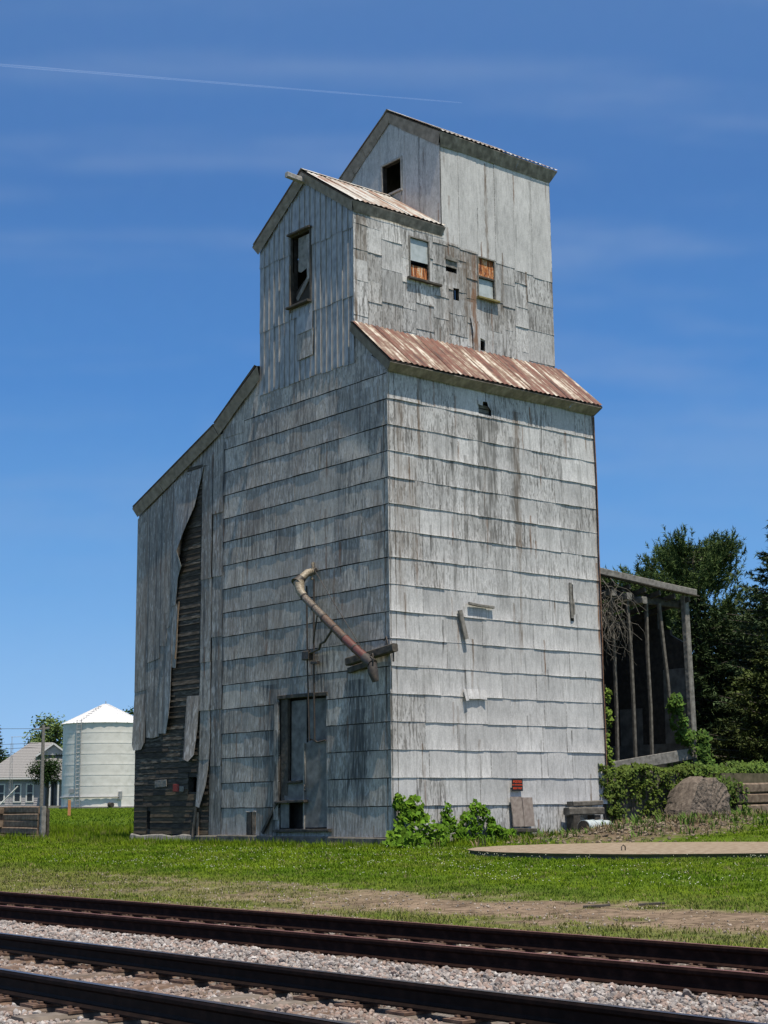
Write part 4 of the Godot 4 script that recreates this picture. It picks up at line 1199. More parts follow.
func lawn_tex() -> ImageTexture:
	var W := 640
	var H := 1600
	var out := PackedByteArray()
	out.resize(W * H * 3)
	var k := 0
	for j in H:
		var z := -70.0 + 100.0 * (j + 0.5) / H
		for i in W:
			var x := -12.4 + 40.0 * (i + 0.5) / W
			var g := 1.0
			if x < -5.5:
				g = green_at(x, z)
			var s := rng.randf()
			var n := nz.get_noise_2d(x * 0.8, z * 0.8)
			var n2 := nz.get_noise_2d(x * 5.0, z * 5.0 + 33.0)
			var soil := Color(0.20, 0.15, 0.108) * (0.6 + 0.55 * s + 0.35 * n + 0.5 * n2)
			var grass := Color(0.075, 0.12, 0.015) * (0.75 + 0.35 * s + 0.25 * n + 0.25 * n2)
			var c := soil.lerp(grass, g)
			var heap := exp(-pow((x - 6.9) / 2.6, 2.0) - pow((z - 1.7) / 1.3, 2.0))
			c = c.lerp(Color(0.13, 0.10, 0.07) * (0.6 + 0.6 * s + 0.5 * n2), sm(0.1, 0.4, heap + 0.25 * n2))
			c = c.linear_to_srgb()
			out[k] = clampi(int(c.r * 255), 0, 255); out[k + 1] = clampi(int(c.g * 255), 0, 255); out[k + 2] = clampi(int(c.b * 255), 0, 255)
			k += 3
	return ImageTexture.create_from_image(Image.create_from_data(W, H, false, Image.FORMAT_RGB8, out))

func build_ground() -> void:
	var far := tri_mat(noise_tex([Color(0.045, 0.075, 0.02), Color(0.075, 0.115, 0.03), Color(0.11, 0.14, 0.05)], 0.02, 51, 512), 0.12, 0.95)
	var xs := [-900.0, -300.0, -120.0, -60.0, -34.0, -22.0, -13.0, -6.0, 0.0, 7.0, 14.0, 22.0, 30.0, 37.0, 45.0, 60.0, 120.0, 300.0, 900.0]
	var zs := [-900.0, -400.0, -200.0, -140.0, -110.0, -90.0, -75.0, -60.0, -45.0, -30.0, -15.0, 0.0, 15.0, 30.0, 45.0, 100.0, 300.0, 900.0]
	var fy := func(x: float, z: float) -> float:
		return 0.34 * sm(-12.0, 0.0, x) + 0.028 * clampf(x, 0.0, 45.0) - (0.14 if x < 27.0 and z > -68.0 else 0.02)
	structure("ground", grid_mesh(xs, zs, fy, func(x, z): return Vector2(x, z)), far)
	var lm := uv_mat(lawn_tex(), 0.97)
	lm.metallic_specular = 0.1
	far.metallic_specular = 0.1
	lm.normal_enabled = false
	structure("lawn_ground", grid_mesh(span(-12.4, 27.6, 0.4), span(-70, 30, 0.5), ground_y, func(x, z): return Vector2((x + 12.4) / 40.0, (z + 70.0) / 100.0)), lm)
	var gb := bump_tex(0.06, 9, 8.0, 512)
	var bal := tri_mat(noise_tex([Color(0.07, 0.058, 0.05), Color(0.16, 0.14, 0.125), Color(0.27, 0.245, 0.225)], 0.05, 52, 512, 4), 0.8, 0.95, gb, 1.0)
	var by := func(x: float, z: float) -> float: return bed_y(x, z)
	structure("track_bed", grid_mesh(span(-26.0, -12.2, 0.23), span(-60, 40, 0.5), by, func(x, z): return Vector2(x, z)), bal)

func bed_y(x: float, z: float) -> float:
	var y := -0.075 + 0.02 * nz.get_noise_2d(x * 2.0, z * 2.0)
	y += 0.055 * sm(1.1, 0.7, absf(x + 15.56)) * 1.0
	y -= 0.05 * sm(-19.3, -20.5, x)
	y += 0.07 * sm(-12.6, -12.2, x)
	return y

# ------------------------------------------------------------------ railway
func rail_mesh() -> ArrayMesh:
	var prof := [Vector2(-0.066, 0), Vector2(0.066, 0), Vector2(0.066, 0.011), Vector2(0.016, 0.03), Vector2(0.0085, 0.05), Vector2(0.0085, 0.105), Vector2(0.034, 0.122), Vector2(0.036, 0.145), Vector2(0.028, 0.158), Vector2(0.012, 0.162), Vector2(-0.012, 0.162), Vector2(-0.028, 0.158), Vector2(-0.036, 0.145), Vector2(-0.034, 0.122), Vector2(-0.0085, 0.105), Vector2(-0.0085, 0.05), Vector2(-0.016, 0.03), Vector2(-0.066, 0.011)]
	var st := begin()
	var zs := [-200.0, -100.0, -50.0, -25.0, -10.0, 0.0, 8.0, 14.0, 20.0, 30.0, 60.0]
	for i in zs.size() - 1:
		for k in prof.size():
			var p: Vector2 = prof[k]
			var q: Vector2 = prof[(k + 1) % prof.size()]
			var nn := Vector3(q.y - p.y, -(q.x - p.x), 0)
			quad(st, Vector3(p.x, p.y, zs[i]), Vector3(q.x, q.y, zs[i]), Vector3(q.x, q.y, zs[i + 1]), Vector3(p.x, p.y, zs[i + 1]), nn, [Vector2(k, zs[i]), Vector2(k + 1, zs[i]), Vector2(k + 1, zs[i + 1]), Vector2(k, zs[i + 1])])
	return done(st)

func plate_mesh() -> ArrayMesh:
	var st := begin()
	box(st, Vector3(-0.17, 0.0, -0.095), Vector3(0.17, 0.018, 0.095))
	for s in [-1.0, 1.0]:
		for zz in [-0.05, 0.05]:
			box(st, Vector3(s * 0.085 - 0.014, 0.018, zz - 0.012), Vector3(s * 0.085 + 0.014, 0.034, zz + 0.012))
		box(st, Vector3(s * 0.125 - 0.02, 0.018, -0.05), Vector3(s * 0.125 + 0.02, 0.022, 0.05))
	return done(st)

func build_tracks() -> void:
	var rm := rail_mesh()
	var pm := plate_mesh()
	var railm := [tri_mat(noise_tex([Color(0.008, 0.004, 0.0035), Color(0.016, 0.0075, 0.006), Color(0.034, 0.017, 0.013)], 0.03, 71, 256), 0.9, 0.75), tri_mat(noise_tex([Color(0.005, 0.0035, 0.003), Color(0.010, 0.0065, 0.0055), Color(0.02, 0.012, 0.0095)], 0.03, 72, 256), 0.9, 0.6)]
	var head := mat(lin(0.16, 0.145, 0.155), 0.38, 0.85)
	var rusty_highlight := mat(lin(0.13, 0.055, 0.048), 0.7)  # rust tone with the highlight along the rail head painted in
	var sleeper_m := []
	for k in 3:
		sleeper_m.append(tri_mat(noise_tex([Color(0.06, 0.04, 0.03).lerp(Color(0.08, 0.07, 0.06), k * 0.4), Color(0.13, 0.085, 0.06).lerp(Color(0.15, 0.13, 0.11), k * 0.4), Color(0.22, 0.15, 0.11).lerp(Color(0.24, 0.21, 0.18), k * 0.4)], 0.03, 73 + k, 256), 0.8, 0.95))
	var platem := tri_mat(noise_tex([Color(0.05, 0.03, 0.022), Color(0.12, 0.07, 0.05), Color(0.2, 0.14, 0.1)], 0.04, 77, 256), 1.0, 0.9)
	var labels := ["rusty railway track nearer the grain elevator, beside the grass", "railway track with shiny rail heads in the foreground"]
	for t in 2:
		var ra: float = RAILS[t * 2]
		var rb: float = RAILS[t * 2 + 1]
		railm[t].metallic_specular = 0.2
		var track := thing("railway_track", labels[t], "railway track", Vector3((ra + rb) / 2, 0, 0))
		for x in [ra, rb]:
			var r := put("rail", rm, railm[t], track, Vector3(x - (ra + rb) / 2, -0.012, 0))
			if true:
				var st := begin()
				for zz in 6:
					var z0 := -60.0 + zz * 16.0
					quad(st, Vector3(-0.026, 0.1635, z0), Vector3(0.026, 0.1635, z0), Vector3(0.026, 0.1635, z0 + 16), Vector3(-0.026, 0.1635, z0 + 16), Vector3.UP)
				put("running_surface", done(st), head if t == 1 else rusty_highlight, r)
		var shapes := []
		for k in 4:
			shapes.append(timber(Vector3(-1.28, -0.11, 0), Vector3(1.28, -0.11, 0), 0.22, 0.16, Vector3.UP, 0.008))
		var z := -9.0 + 0.2 * t
		while z < 29.0:
			var s := put("sleeper", shapes[rng.randi() % 4], sleeper_m[rng.randi() % 3], track, Vector3(rng.randf_range(-0.06, 0.06), rng.randf_range(-0.012, 0.004), z))
			s.rotation.y = rng.randf_range(-0.03, 0.03)
			for x in [ra, rb]:
				put("tie_plate", pm, platem, s, Vector3(x - (ra + rb) / 2 - s.position.x, -0.034, 0))
			z += rng.randf_range(0.5, 0.56)

func stone_mesh(seed_: int) -> ArrayMesh:
	var r := RandomNumberGenerator.new()
	r.seed = seed_
	var st := begin()
	var s := SphereMesh.new()
	s.radius = 0.5; s.height = 1.0; s.radial_segments = 6; s.rings = 3
	var arr := s.get_mesh_arrays()
	var v: PackedVector3Array = arr[Mesh.ARRAY_VERTEX]
	var id: PackedInt32Array = arr[Mesh.ARRAY_INDEX]
	var moved := {}
	for i in range(0, id.size(), 3):
		for k in 3:
			var p := v[id[i + k]]
			var key := Vector3i(p * 1000.0)
			if not moved.has(key):
				moved[key] = p * r.randf_range(0.7, 1.15)
			st.add_vertex(moved[key] * Vector3(1.15, 0.8, 0.95))
	return done(st)

func multi(called: String, mesh: Mesh, m: Material, xf: Array, cols: Array, label: String, category: String) -> void:
	var mm := MultiMesh.new()
	mm.transform_format = MultiMesh.TRANSFORM_3D
	mm.use_colors = true
	mm.mesh = mesh
	mm.instance_count = xf.size()
	for i in xf.size():
		mm.set_instance_transform(i, xf[i])
		mm.set_instance_color(i, cols[i])
	var o := MultiMeshInstance3D.new()
	o.name = numbered(called)
	o.multimesh = mm
	o.material_override = m
	add_child(o, true)
	o.set_meta("kind", "stuff")
	tag(o, label, category)

func build_ballast() -> void:
	var pal := [Color(0.30, 0.285, 0.27), Color(0.36, 0.33, 0.31), Color(0.25, 0.235, 0.225), Color(0.42, 0.40, 0.385), Color(0.33, 0.255, 0.225), Color(0.19, 0.18, 0.175), Color(0.50, 0.485, 0.47), Color(0.30, 0.22, 0.18), Color(0.38, 0.30, 0.26)]
	for k in 3:
		var xf := []
		var cols := []
		for i in 88000:
			var z := rng.randf_range(-10.0, 25.5)
			if z < 0.0 and rng.randf() < 0.4:
				continue
			var x := rng.randf_range(-21.5, -12.05)
			if x < -19.6 and z < 16.0 or x < -18.6 and z < 2.0:
				continue
			var s := rng.randf_range(0.02, 0.052) if rng.randf() < 0.96 else rng.randf_range(0.05, 0.075)
			var dr := 9.0
			for r in RAILS:
				dr = minf(dr, absf(x - r))
			if dr < 0.1:
				continue
			var in_near := absf(x + 17.355) < 0.85
			var in_far := absf(x + 13.78) < 0.78
			var dens := 1.0
			if in_near:
				dens = 1.0
			elif in_far:
				dens = 0.9
			elif x > -12.5:
				dens = 0.4
			if dr < 0.2:
				dens *= 0.5
			if rng.randf() > dens:
				continue
			var b := Basis.from_euler(Vector3(rng.randf() * TAU, rng.randf() * TAU, rng.randf() * TAU)).scaled(Vector3.ONE * s)
			var low := (0.0 if not (in_near or in_far) else 0.004)
			xf.append(Transform3D(b, Vector3(x, bed_y(x, z) + s * rng.randf_range(-0.1, 0.45) + low, z)))
			var c: Color = pal[rng.randi() % pal.size()] * rng.randf_range(0.6, 1.2)
			c = c.lerp(Color(0.24, 0.19, 0.175), 0.25)
			if in_near or in_far:
				c = c.lerp(Color(0.19, 0.12, 0.085), rng.randf_range(0.1, 0.6))
			cols.append(c)
		multi("ballast_stones", stone_mesh(100 + k), M.stone, xf, cols, "loose grey and pinkish crushed stones between and beside the rails", "gravel")

func build_pebbles() -> void:
	var xf := []
	var cols := []
	for i in 9000:
		var x := rng.randf_range(-12.3, -7.2)
		var z := rng.randf_range(-2.0, 22.0)
		if rng.randf() > 0.25 + 0.75 * sm(-11.6, -12.3, x) or green_at(x, z) > 0.7:
			continue
		var s := rng.randf_range(0.012, 0.04)
		xf.append(Transform3D(Basis.from_euler(Vector3(rng.randf() * TAU, rng.randf() * TAU, 0)).scaled(Vector3.ONE * s), Vector3(x, ground_y(x, z) + s * 0.2, z)))
		cols.append(Color(0.27, 0.23, 0.19) * rng.randf_range(0.6, 1.5))
	for i in 5200:
		var x := rng.randf_range(2.0, 12.0)
		var z := rng.randf_range(0.2, 4.2)
		var heap := exp(-pow((x - 6.9) / 2.6, 2.0) - pow((z - 1.7) / 1.2, 2.0))
		if rng.randf() > heap * 1.2 or Vector2(x - 2.0, z - 6.9).length() < 4.4:
			continue
		var s := rng.randf_range(0.025, 0.1)
		xf.append(Transform3D(Basis.from_euler(Vector3(rng.randf() * TAU, rng.randf() * TAU, 0)).scaled(Vector3(s * 1.4, s, s)), Vector3(x, ground_y(x, z) + s * 0.15, z)))
		cols.append(Color(0.15, 0.12, 0.085) * rng.randf_range(0.5, 1.7))
	multi("dirt_pebbles", stone_mesh(140), M.stone, xf, cols, "small pebbles and clods scattered over the bare dirt and the earth heap", "pebbles")

func tuft_mesh(blades: int, h: float, spread: float, wd: float, seed_: int) -> ArrayMesh:
	var r := RandomNumberGenerator.new()
	r.seed = seed_
	var st := begin()
	for k in blades:
		var a := r.randf() * TAU
		var o := Vector3(cos(a), 0, sin(a)) * spread * sqrt(r.randf())
		var b := r.randf() * TAU
		var lean := Vector3(cos(b), 0, sin(b)) * h * r.randf_range(0.2, 0.75)
		var side := Vector3(-sin(b + 0.6), 0, cos(b + 0.6)) * wd
		var hh := h * r.randf_range(0.6, 1.1)
		var m := o + lean * 0.35 + Vector3.UP * hh * 0.6
		var t := o + lean + Vector3.UP * hh
		tri(st, o - side, m + side * 0.7, o + side)
		tri(st, o - side, m - side * 0.7, m + side * 0.7)
		tri(st, m - side * 0.7, t, m + side * 0.7)
	return done(st)

func build_grass() -> void:
	var pads := Vector2(2.0, 6.9)
	for k in 3:
		var xf := []
		var cols := []
		var mesh := tuft_mesh(9, 0.052, 0.085, 0.0055, 200 + k)
		for i in 78000:
			var x := rng.randf_range(-12.35, 16.0)
			var z := rng.randf_range(-48.0, 22.0)
			# the elevator, the pad and what stands behind them need none
			if x > -0.1 and x < 7.3 and z < 0.05 and z > -11.6:
				continue
			if x > 7.0 and z < -0.3:
				continue
			if Vector2(x, z).distance_to(pads) < 4.38 + 0.35 * nz.get_noise_2d(x * 1.5, z * 1.5):
				continue
			if x > 0.5 and z < 12.0 and z > 0.0 and rng.randf() < 0.4:
				continue
			var g := 1.0
			if x < -5.5:
				g = green_at(x, z)
				if rng.randf() > g * 1.1:
					if rng.randf() < 0.45:
						var ds := rng.randf_range(0.35, 0.7)
						xf.append(Transform3D(Basis(Vector3.UP, rng.randf() * TAU).scaled(Vector3(ds * 1.4, ds * 0.45, ds * 1.4)), Vector3(x, ground_y(x, z) - 0.003, z)))
						cols.append(Color(0.27, 0.21, 0.145).lerp(Color(0.13, 0.14, 0.05), rng.randf() * 0.5) * rng.randf_range(0.65, 1.15))
					continue
			var heap := exp(-pow((x - 6.9) / 2.6, 2.0) - pow((z - 1.7) / 1.3, 2.0))
			if heap > 0.12 and rng.randf() < 0.93:
				continue
			var dist := Vector2(x + 23.64, z - 28.28).length()
			var s := rng.randf_range(0.75, 1.3) * clampf(dist / 30.0, 0.85, 1.7)
			var b := Basis(Vector3.UP, rng.randf() * TAU).scaled(Vector3(s, s * rng.randf_range(0.6, 1.25), s))
			xf.append(Transform3D(b, Vector3(x, ground_y(x, z) - 0.004, z)))
			var n := nz.get_noise_2d(x * 0.5 + 11.0, z * 0.4) + 0.4 * nz.get_noise_2d(x * 2.0, z * 2.0)
			var c := Color(0.155, 0.225, 0.013).lerp(Color(0.085, 0.155, 0.009), clampf(0.5 - 1.1 * n, 0.0, 1.0)) * rng.randf_range(0.75, 1.2)
			if x < -6.5:
				c = c.lerp(Color(0.22, 0.19, 0.085), clampf(0.7 * sm(-6.5, -9.5, x) * rng.randf_range(0.3, 1.3), 0.0, 0.8))
			var parched := sm(0.25, 0.6, nz.get_noise_2d(x * 0.35 - 60.0, z * 0.3 + 20.0) + 0.35 * nz.get_noise_2d(x * 1.7, z * 1.7 + 9.0))
			c = c.lerp(Color(0.2, 0.19, 0.06), 0.5 * parched * rng.randf())
			if x > -0.9 and z < 0.9:
				b = b.scaled(Vector3(1, rng.randf_range(1.2, 3.0), 1))
				xf[-1] = Transform3D(b, xf[-1].origin)
			if rng.randf() < 0.06:
				c = Color(0.25, 0.22, 0.10) * rng.randf_range(0.7, 1.1)
			cols.append(c)
		multi("lawn_grass", mesh, M.grass, xf, cols, "short green mown grass between the tracks and the elevator", "grass")
	# white clover heads
	var st := begin()
	for k in 5:
		var a := TAU * k / 5.0
		var b := TAU * (k + 1) / 5.0
		tri(st, Vector3(cos(a) * 0.5, 0, sin(a) * 0.5), Vector3(0, 0.5, 0), Vector3(cos(b) * 0.5, 0, sin(b) * 0.5))
		tri(st, Vector3(cos(a) * 0.5, 0, sin(a) * 0.5), Vector3(cos(b) * 0.5, 0, sin(b) * 0.5), Vector3(0, -0.5, 0))
	var cx := []
	var cc := []
	for i in 2200:
		var x := rng.randf_range(-7.0, -0.5)
		var z := rng.randf_range(-6.0, 20.0)
		if nz.get_noise_2d(x * 0.5 + 5.0, z * 0.3) < 0.02:
			continue
		cx.append(Transform3D(Basis().scaled(Vector3.ONE * rng.randf_range(0.014, 0.022)), Vector3(x, ground_y(x, z) + rng.randf_range(0.06, 0.1), z)))
		cc.append(Color(0.5, 0.52, 0.4))
	multi("clover_flowers", done(st), M.stone, cx, cc, "tiny white clover heads scattered through the lawn", "flowers")
	# rough weeds and dead stalks on the heap of earth and along the foot of the walls
	for k in 2:
		var xf := []
		var cols := []
		var mesh := tuft_mesh(12, 0.2, 0.15, 0.008, 300 + k) if k == 0 else tuft_mesh(9, 0.2, 0.16, 0.022, 301)
		for i in 2300:
			var x := rng.randf_range(-0.6, 15.0)
			var z := rng.randf_range(-0.1, 4.0)
			var heap := exp(-pow((x - 7.4) / 3.4, 2.0) - pow((z - 1.7) / 1.3, 2.0))
			var foot := sm(0.6, 0.15, z) * sm(0.5, 1.5, x)
			var right := sm(9.5, 11.5, x) * 0.7
			if Vector2(x, z).distance_to(pads) < 4.4:
				continue
			if rng.randf() > maxf(heap * (0.4 if k == 0 else 0.3), maxf(foot * 0.7, right * 0.5)):
				continue
			var s := rng.randf_range(0.5, 1.2)
			xf.append(Transform3D(Basis(Vector3.UP, rng.randf() * TAU).scaled(Vector3(s, s * rng.randf_range(0.7, 1.3), s)), Vector3(x, ground_y(x, z) - 0.01, z)))
			var dry := rng.randf() < (0.72 if k == 0 else 0.2)
			cols.append((Color(0.24, 0.18, 0.11) if dry else Color(0.10, 0.17, 0.035)) * rng.randf_range(0.7, 1.15))
		multi("weeds", mesh, M.grass, xf, cols, ["thin dry and green weeds on the heap of earth by the wall", "low broad leaved weeds on the heap and along the wall foot"][k], "weeds")
	# low fringe where the far lawn goes on
	var xf2 := []
	var cols2 := []
	var fm := tuft_mesh(9, 0.16, 0.3, 0.02, 320)
	for i in 26000:
		var x := rng.randf_range(-4.0, 36.0)
		var z := rng.randf_range(-92.0, -14.0)
		if x > -0.1 and z > -46.0 and rng.randf() < 0.6:
			continue
		var y := ground_y(x, z) if x < 27.5 and z > -70.0 else 0.34 + 0.028 * clampf(x, 0.0, 45.0) - 0.02
		var s := rng.randf_range(0.6, 1.0)
		xf2.append(Transform3D(Basis(Vector3.UP, rng.randf() * TAU).scaled(Vector3(s, s, s)), Vector3(x, y - 0.01, z)))
		var n := nz.get_noise_2d(x * 0.25 + 11.0, z * 0.2)
		cols2.append(Color(0.145, 0.215, 0.016).lerp(Color(0.085, 0.155, 0.012), clampf(0.5 - n, 0.0, 1.0)) * rng.randf_range(0.8, 1.15))
	multi("far_grass", fm, M.grass, xf2, cols2, "green lawn running back to the grain bin and the house", "grass")

# ------------------------------------------------------------------ leaves
# arrays of little folded leaves; each entry: centre, normal, direction, length, width, colour
class Leaves:
	var v := PackedVector3Array()
	var n := PackedVector3Array()
	var c := PackedColorArray()
	func leaf(p: Vector3, nn: Vector3, d: Vector3, l: float, w: float, col: Color) -> void:
		var dd := (d - nn * d.dot(nn)).normalized()
		var s := dd.cross(nn).normalized() * w * 0.5
		var a := p - dd * l * 0.5
		var b := p + dd * l * 0.5 - nn * l * 0.12
		var q := p - dd * l * 0.08
		face(a, q + s - nn * w * 0.1, b, nn, col)
		face(a, b, q - s - nn * w * 0.1, nn, col)
	func face(a: Vector3, b: Vector3, d: Vector3, out: Vector3, col: Color) -> void:
		var g := (d - a).cross(b - a).normalized()
		if g.dot(out) < 0.0:
			v.append_array([a, d, b])
			g = -g
		else:
			v.append_array([a, b, d])
		n.append_array([g, g, g])
		c.append_array([col, col, col])
	func blade(a: Vector3, b: Vector3, side: Vector3, col: Color) -> void:
		face(a - side, a + side, b, Vector3.UP, col)
	func mesh() -> ArrayMesh:
		var arr := []
		arr.resize(Mesh.ARRAY_MAX)
		arr[Mesh.ARRAY_VERTEX] = v; arr[Mesh.ARRAY_NORMAL] = n; arr[Mesh.ARRAY_COLOR] = c
		var m := ArrayMesh.new()
		m.add_surface_from_arrays(Mesh.PRIMITIVE_TRIANGLES, arr)
		return m

func rdir() -> Vector3:
	return Vector3(rng.randfn(), rng.randfn(), rng.randfn()).normalized()

func broad_tree(called: String, label: String, at: Vector3, h: float, rad: float, crown_lo: float, clumps: int, per: int, size: float, col: Color, group := "") -> void:
	var t := thing(called, label, "tree", at, group)
	var st := begin()
	tube(st, [Vector3(0, -0.3, 0), Vector3(0.1, h * 0.3, 0.05), Vector3(-0.05, h * 0.75, 0)], [h * 0.035, h * 0.024, h * 0.008], 8)
	for k in 7:
		var a := k * 2.4
		var s := Vector3(0, h * (0.28 + 0.06 * k), 0)
		var e := s + Vector3(cos(a) * rad * 0.7, h * 0.2, sin(a) * rad * 0.7)
		tube(st, [s, s.lerp(e, 0.5) + Vector3(0, 0.2, 0), e], [h * 0.013, h * 0.008, h * 0.003], 6)
	put("trunk", done(st), M.bark, t)
	var L := Leaves.new()
	var mid := (h + crown_lo) / 2
	var hy := (h - crown_lo) / 2
	for k in clumps:
		var d := rdir()
		var rr := pow(rng.randf(), 0.33) * (0.8 + 0.25 * sin(d.x * 5.0 + at.x) * sin(d.y * 4.0 + 1.0) + 0.12 * sin(d.z * 9.0))
		var c := Vector3(d.x * rad * rr, mid + d.y * hy * rr, d.z * rad * rr)
		var cs := size * rng.randf_range(2.2, 4.2)
		for j in per:
			var o := rdir() * cs * pow(rng.randf(), 0.4) * Vector3(1, 0.65, 1)
			var nn := (rdir() + Vector3(0, 0.9, 0) + d * 0.4).normalized()
			L.leaf(c + o, nn, rdir(), size * rng.randf_range(0.7, 1.3), size * rng.randf_range(0.5, 0.8), col * rng.randf_range(0.7, 1.25))
	put("crown", L.mesh(), M.leaf, t)

# a rounded pine with upright tufted shoots
func pine_tree(label: String, at: Vector3, h: float, rad: float, lo: float, tufts: int, col: Color, group := "") -> void:
	var t := thing("pine_tree", label, "tree", at, group)
	var st := begin()
	tube(st, [Vector3(0, -0.3, 0), Vector3(0.1, h * 0.4, 0), Vector3(0, h * 0.92, 0)], [h * 0.03, h * 0.022, h * 0.006], 8)
	var ends := []
	for k in 90:
		var f := pow(rng.randf(), 0.8)
		var a := k * 2.39996
		var y := lerpf(lo, h * 0.97, f)
		var r := rad * pow(sin(PI * clampf((1.0 - f) * 0.78 + 0.08, 0.0, 1.0)), 0.75) * rng.randf_range(0.7, 1.08)
		var e := Vector3(cos(a) * r, y, sin(a) * r)
		var s := Vector3(0, y - r * 0.35, 0)
		tube(st, [s, s.lerp(e, 0.55) + Vector3(0, -0.12 * r, 0), e], [0.07, 0.045, 0.02], 5)
		ends.append([s, e])
	put("trunk", done(st), M.bark, t)
	var L := Leaves.new()
	for k in tufts:
		var b = ends[rng.randi() % ends.size()]
		var q := rng.randf_range(0.35, 1.05)
		var c: Vector3 = b[0].lerp(b[1], q) + Vector3(0, -0.12 * rad * sin(PI * minf(q, 1.0)) , 0) + rdir() * rng.randf_range(0.1, 0.75) * Vector3(1, 0.7, 1)
		var outw := Vector3(c.x, 0, c.z).normalized()
		var axis := (Vector3.UP * rng.randf_range(0.7, 1.6) + outw * 0.6 + rdir() * 0.3).normalized()
		var len := rng.randf_range(0.3, 0.55)
		var cc := col * rng.randf_range(0.7, 1.3)
		for j in 18:
			var d := (axis * rng.randf_range(0.3, 1.0) + rdir() * 0.75).normalized()
			var s0 := c + axis * len * rng.randf_range(0.0, 1.0)
			L.blade(s0, s0 + d * rng.randf_range(0.16, 0.26), d.cross(rdir()).normalized() * 0.024, cc * rng.randf_range(0.8, 1.2))
	put("crown", L.mesh(), M.needle, t)

# a layered spruce: long boughs that droop and lift at the tip, hung with flat sprays
func spruce_tree(label: String, at: Vector3, h: float, rad: float, lo: float, whorls: int, col: Color, group := "", dense := 1.0) -> void:
	var t := thing("spruce_tree", label, "tree", at, group)
	var st := begin()
	tube(st, [Vector3(0, -0.3, 0), Vector3(0.05, h * 0.5, 0), Vector3(0, h, 0)], [h * 0.022, h * 0.015, 0.02], 8)
	var L := Leaves.new()
	for w in whorls:
		var f := w / float(whorls)
		var y := lerpf(lo, h * 0.985, f)
		var len := rad * pow(1.0 - f, 0.8) * rng.randf_range(0.8, 1.1) + 0.15
		var n := 6 + int(2 * (1.0 - f))
		for k in n:
			var a := TAU * k / n + w * 1.3 + rng.randf_range(-0.25, 0.25)
			var dir := Vector3(cos(a), 0, sin(a))
			var l := len * rng.randf_range(0.7, 1.12)
			var pts := []
			for i in 5:
				var q := i / 4.0
				pts.append(Vector3(0, y + rng.randf_range(-0.03, 0.03), 0) + dir * l * q + Vector3.UP * l * (-0.28 * q + 0.24 * q * q * q + 0.08 * f))
			tube(st, [pts[0], pts[2], pts[4]], [0.035 + 0.012 * l, 0.02, 0.008], 4, false)
			var m := int(l * 15.0 * dense) + 3
			for i in m:
				var q := pow(rng.randf(), 0.75)
				var s := int(minf(q * 4.0, 3.99))
				var base: Vector3 = pts[s].lerp(pts[s + 1], q * 4.0 - s)
				var side := dir.cross(Vector3.UP) * (1.0 if rng.randf() < 0.5 else -1.0)
				var sd := (side * rng.randf_range(0.5, 1.0) + dir * rng.randf_range(0.4, 1.1) + Vector3.UP * rng.randf_range(-0.35, 0.25)).normalized()
				var sl := rng.randf_range(0.3, 0.6) * (0.5 + 0.6 * (1.0 - q) * minf(l, 1.6))
				var cc := col * rng.randf_range(0.65, 1.3)
				for j in 7:
					var b0 := base + sd * sl * (j / 7.0)
					var nd := (sd * 0.7 + (side if j % 2 else -side) * 0.5 + rdir() * 0.55).normalized()
					L.blade(b0, b0 + nd * rng.randf_range(0.12, 0.24), nd.cross(Vector3.UP + rdir() * 0.6).normalized() * 0.034, cc * rng.randf_range(0.8, 1.2))
	put("trunk", done(st), M.bark, t)
	put("crown", L.mesh(), M.needle, t)

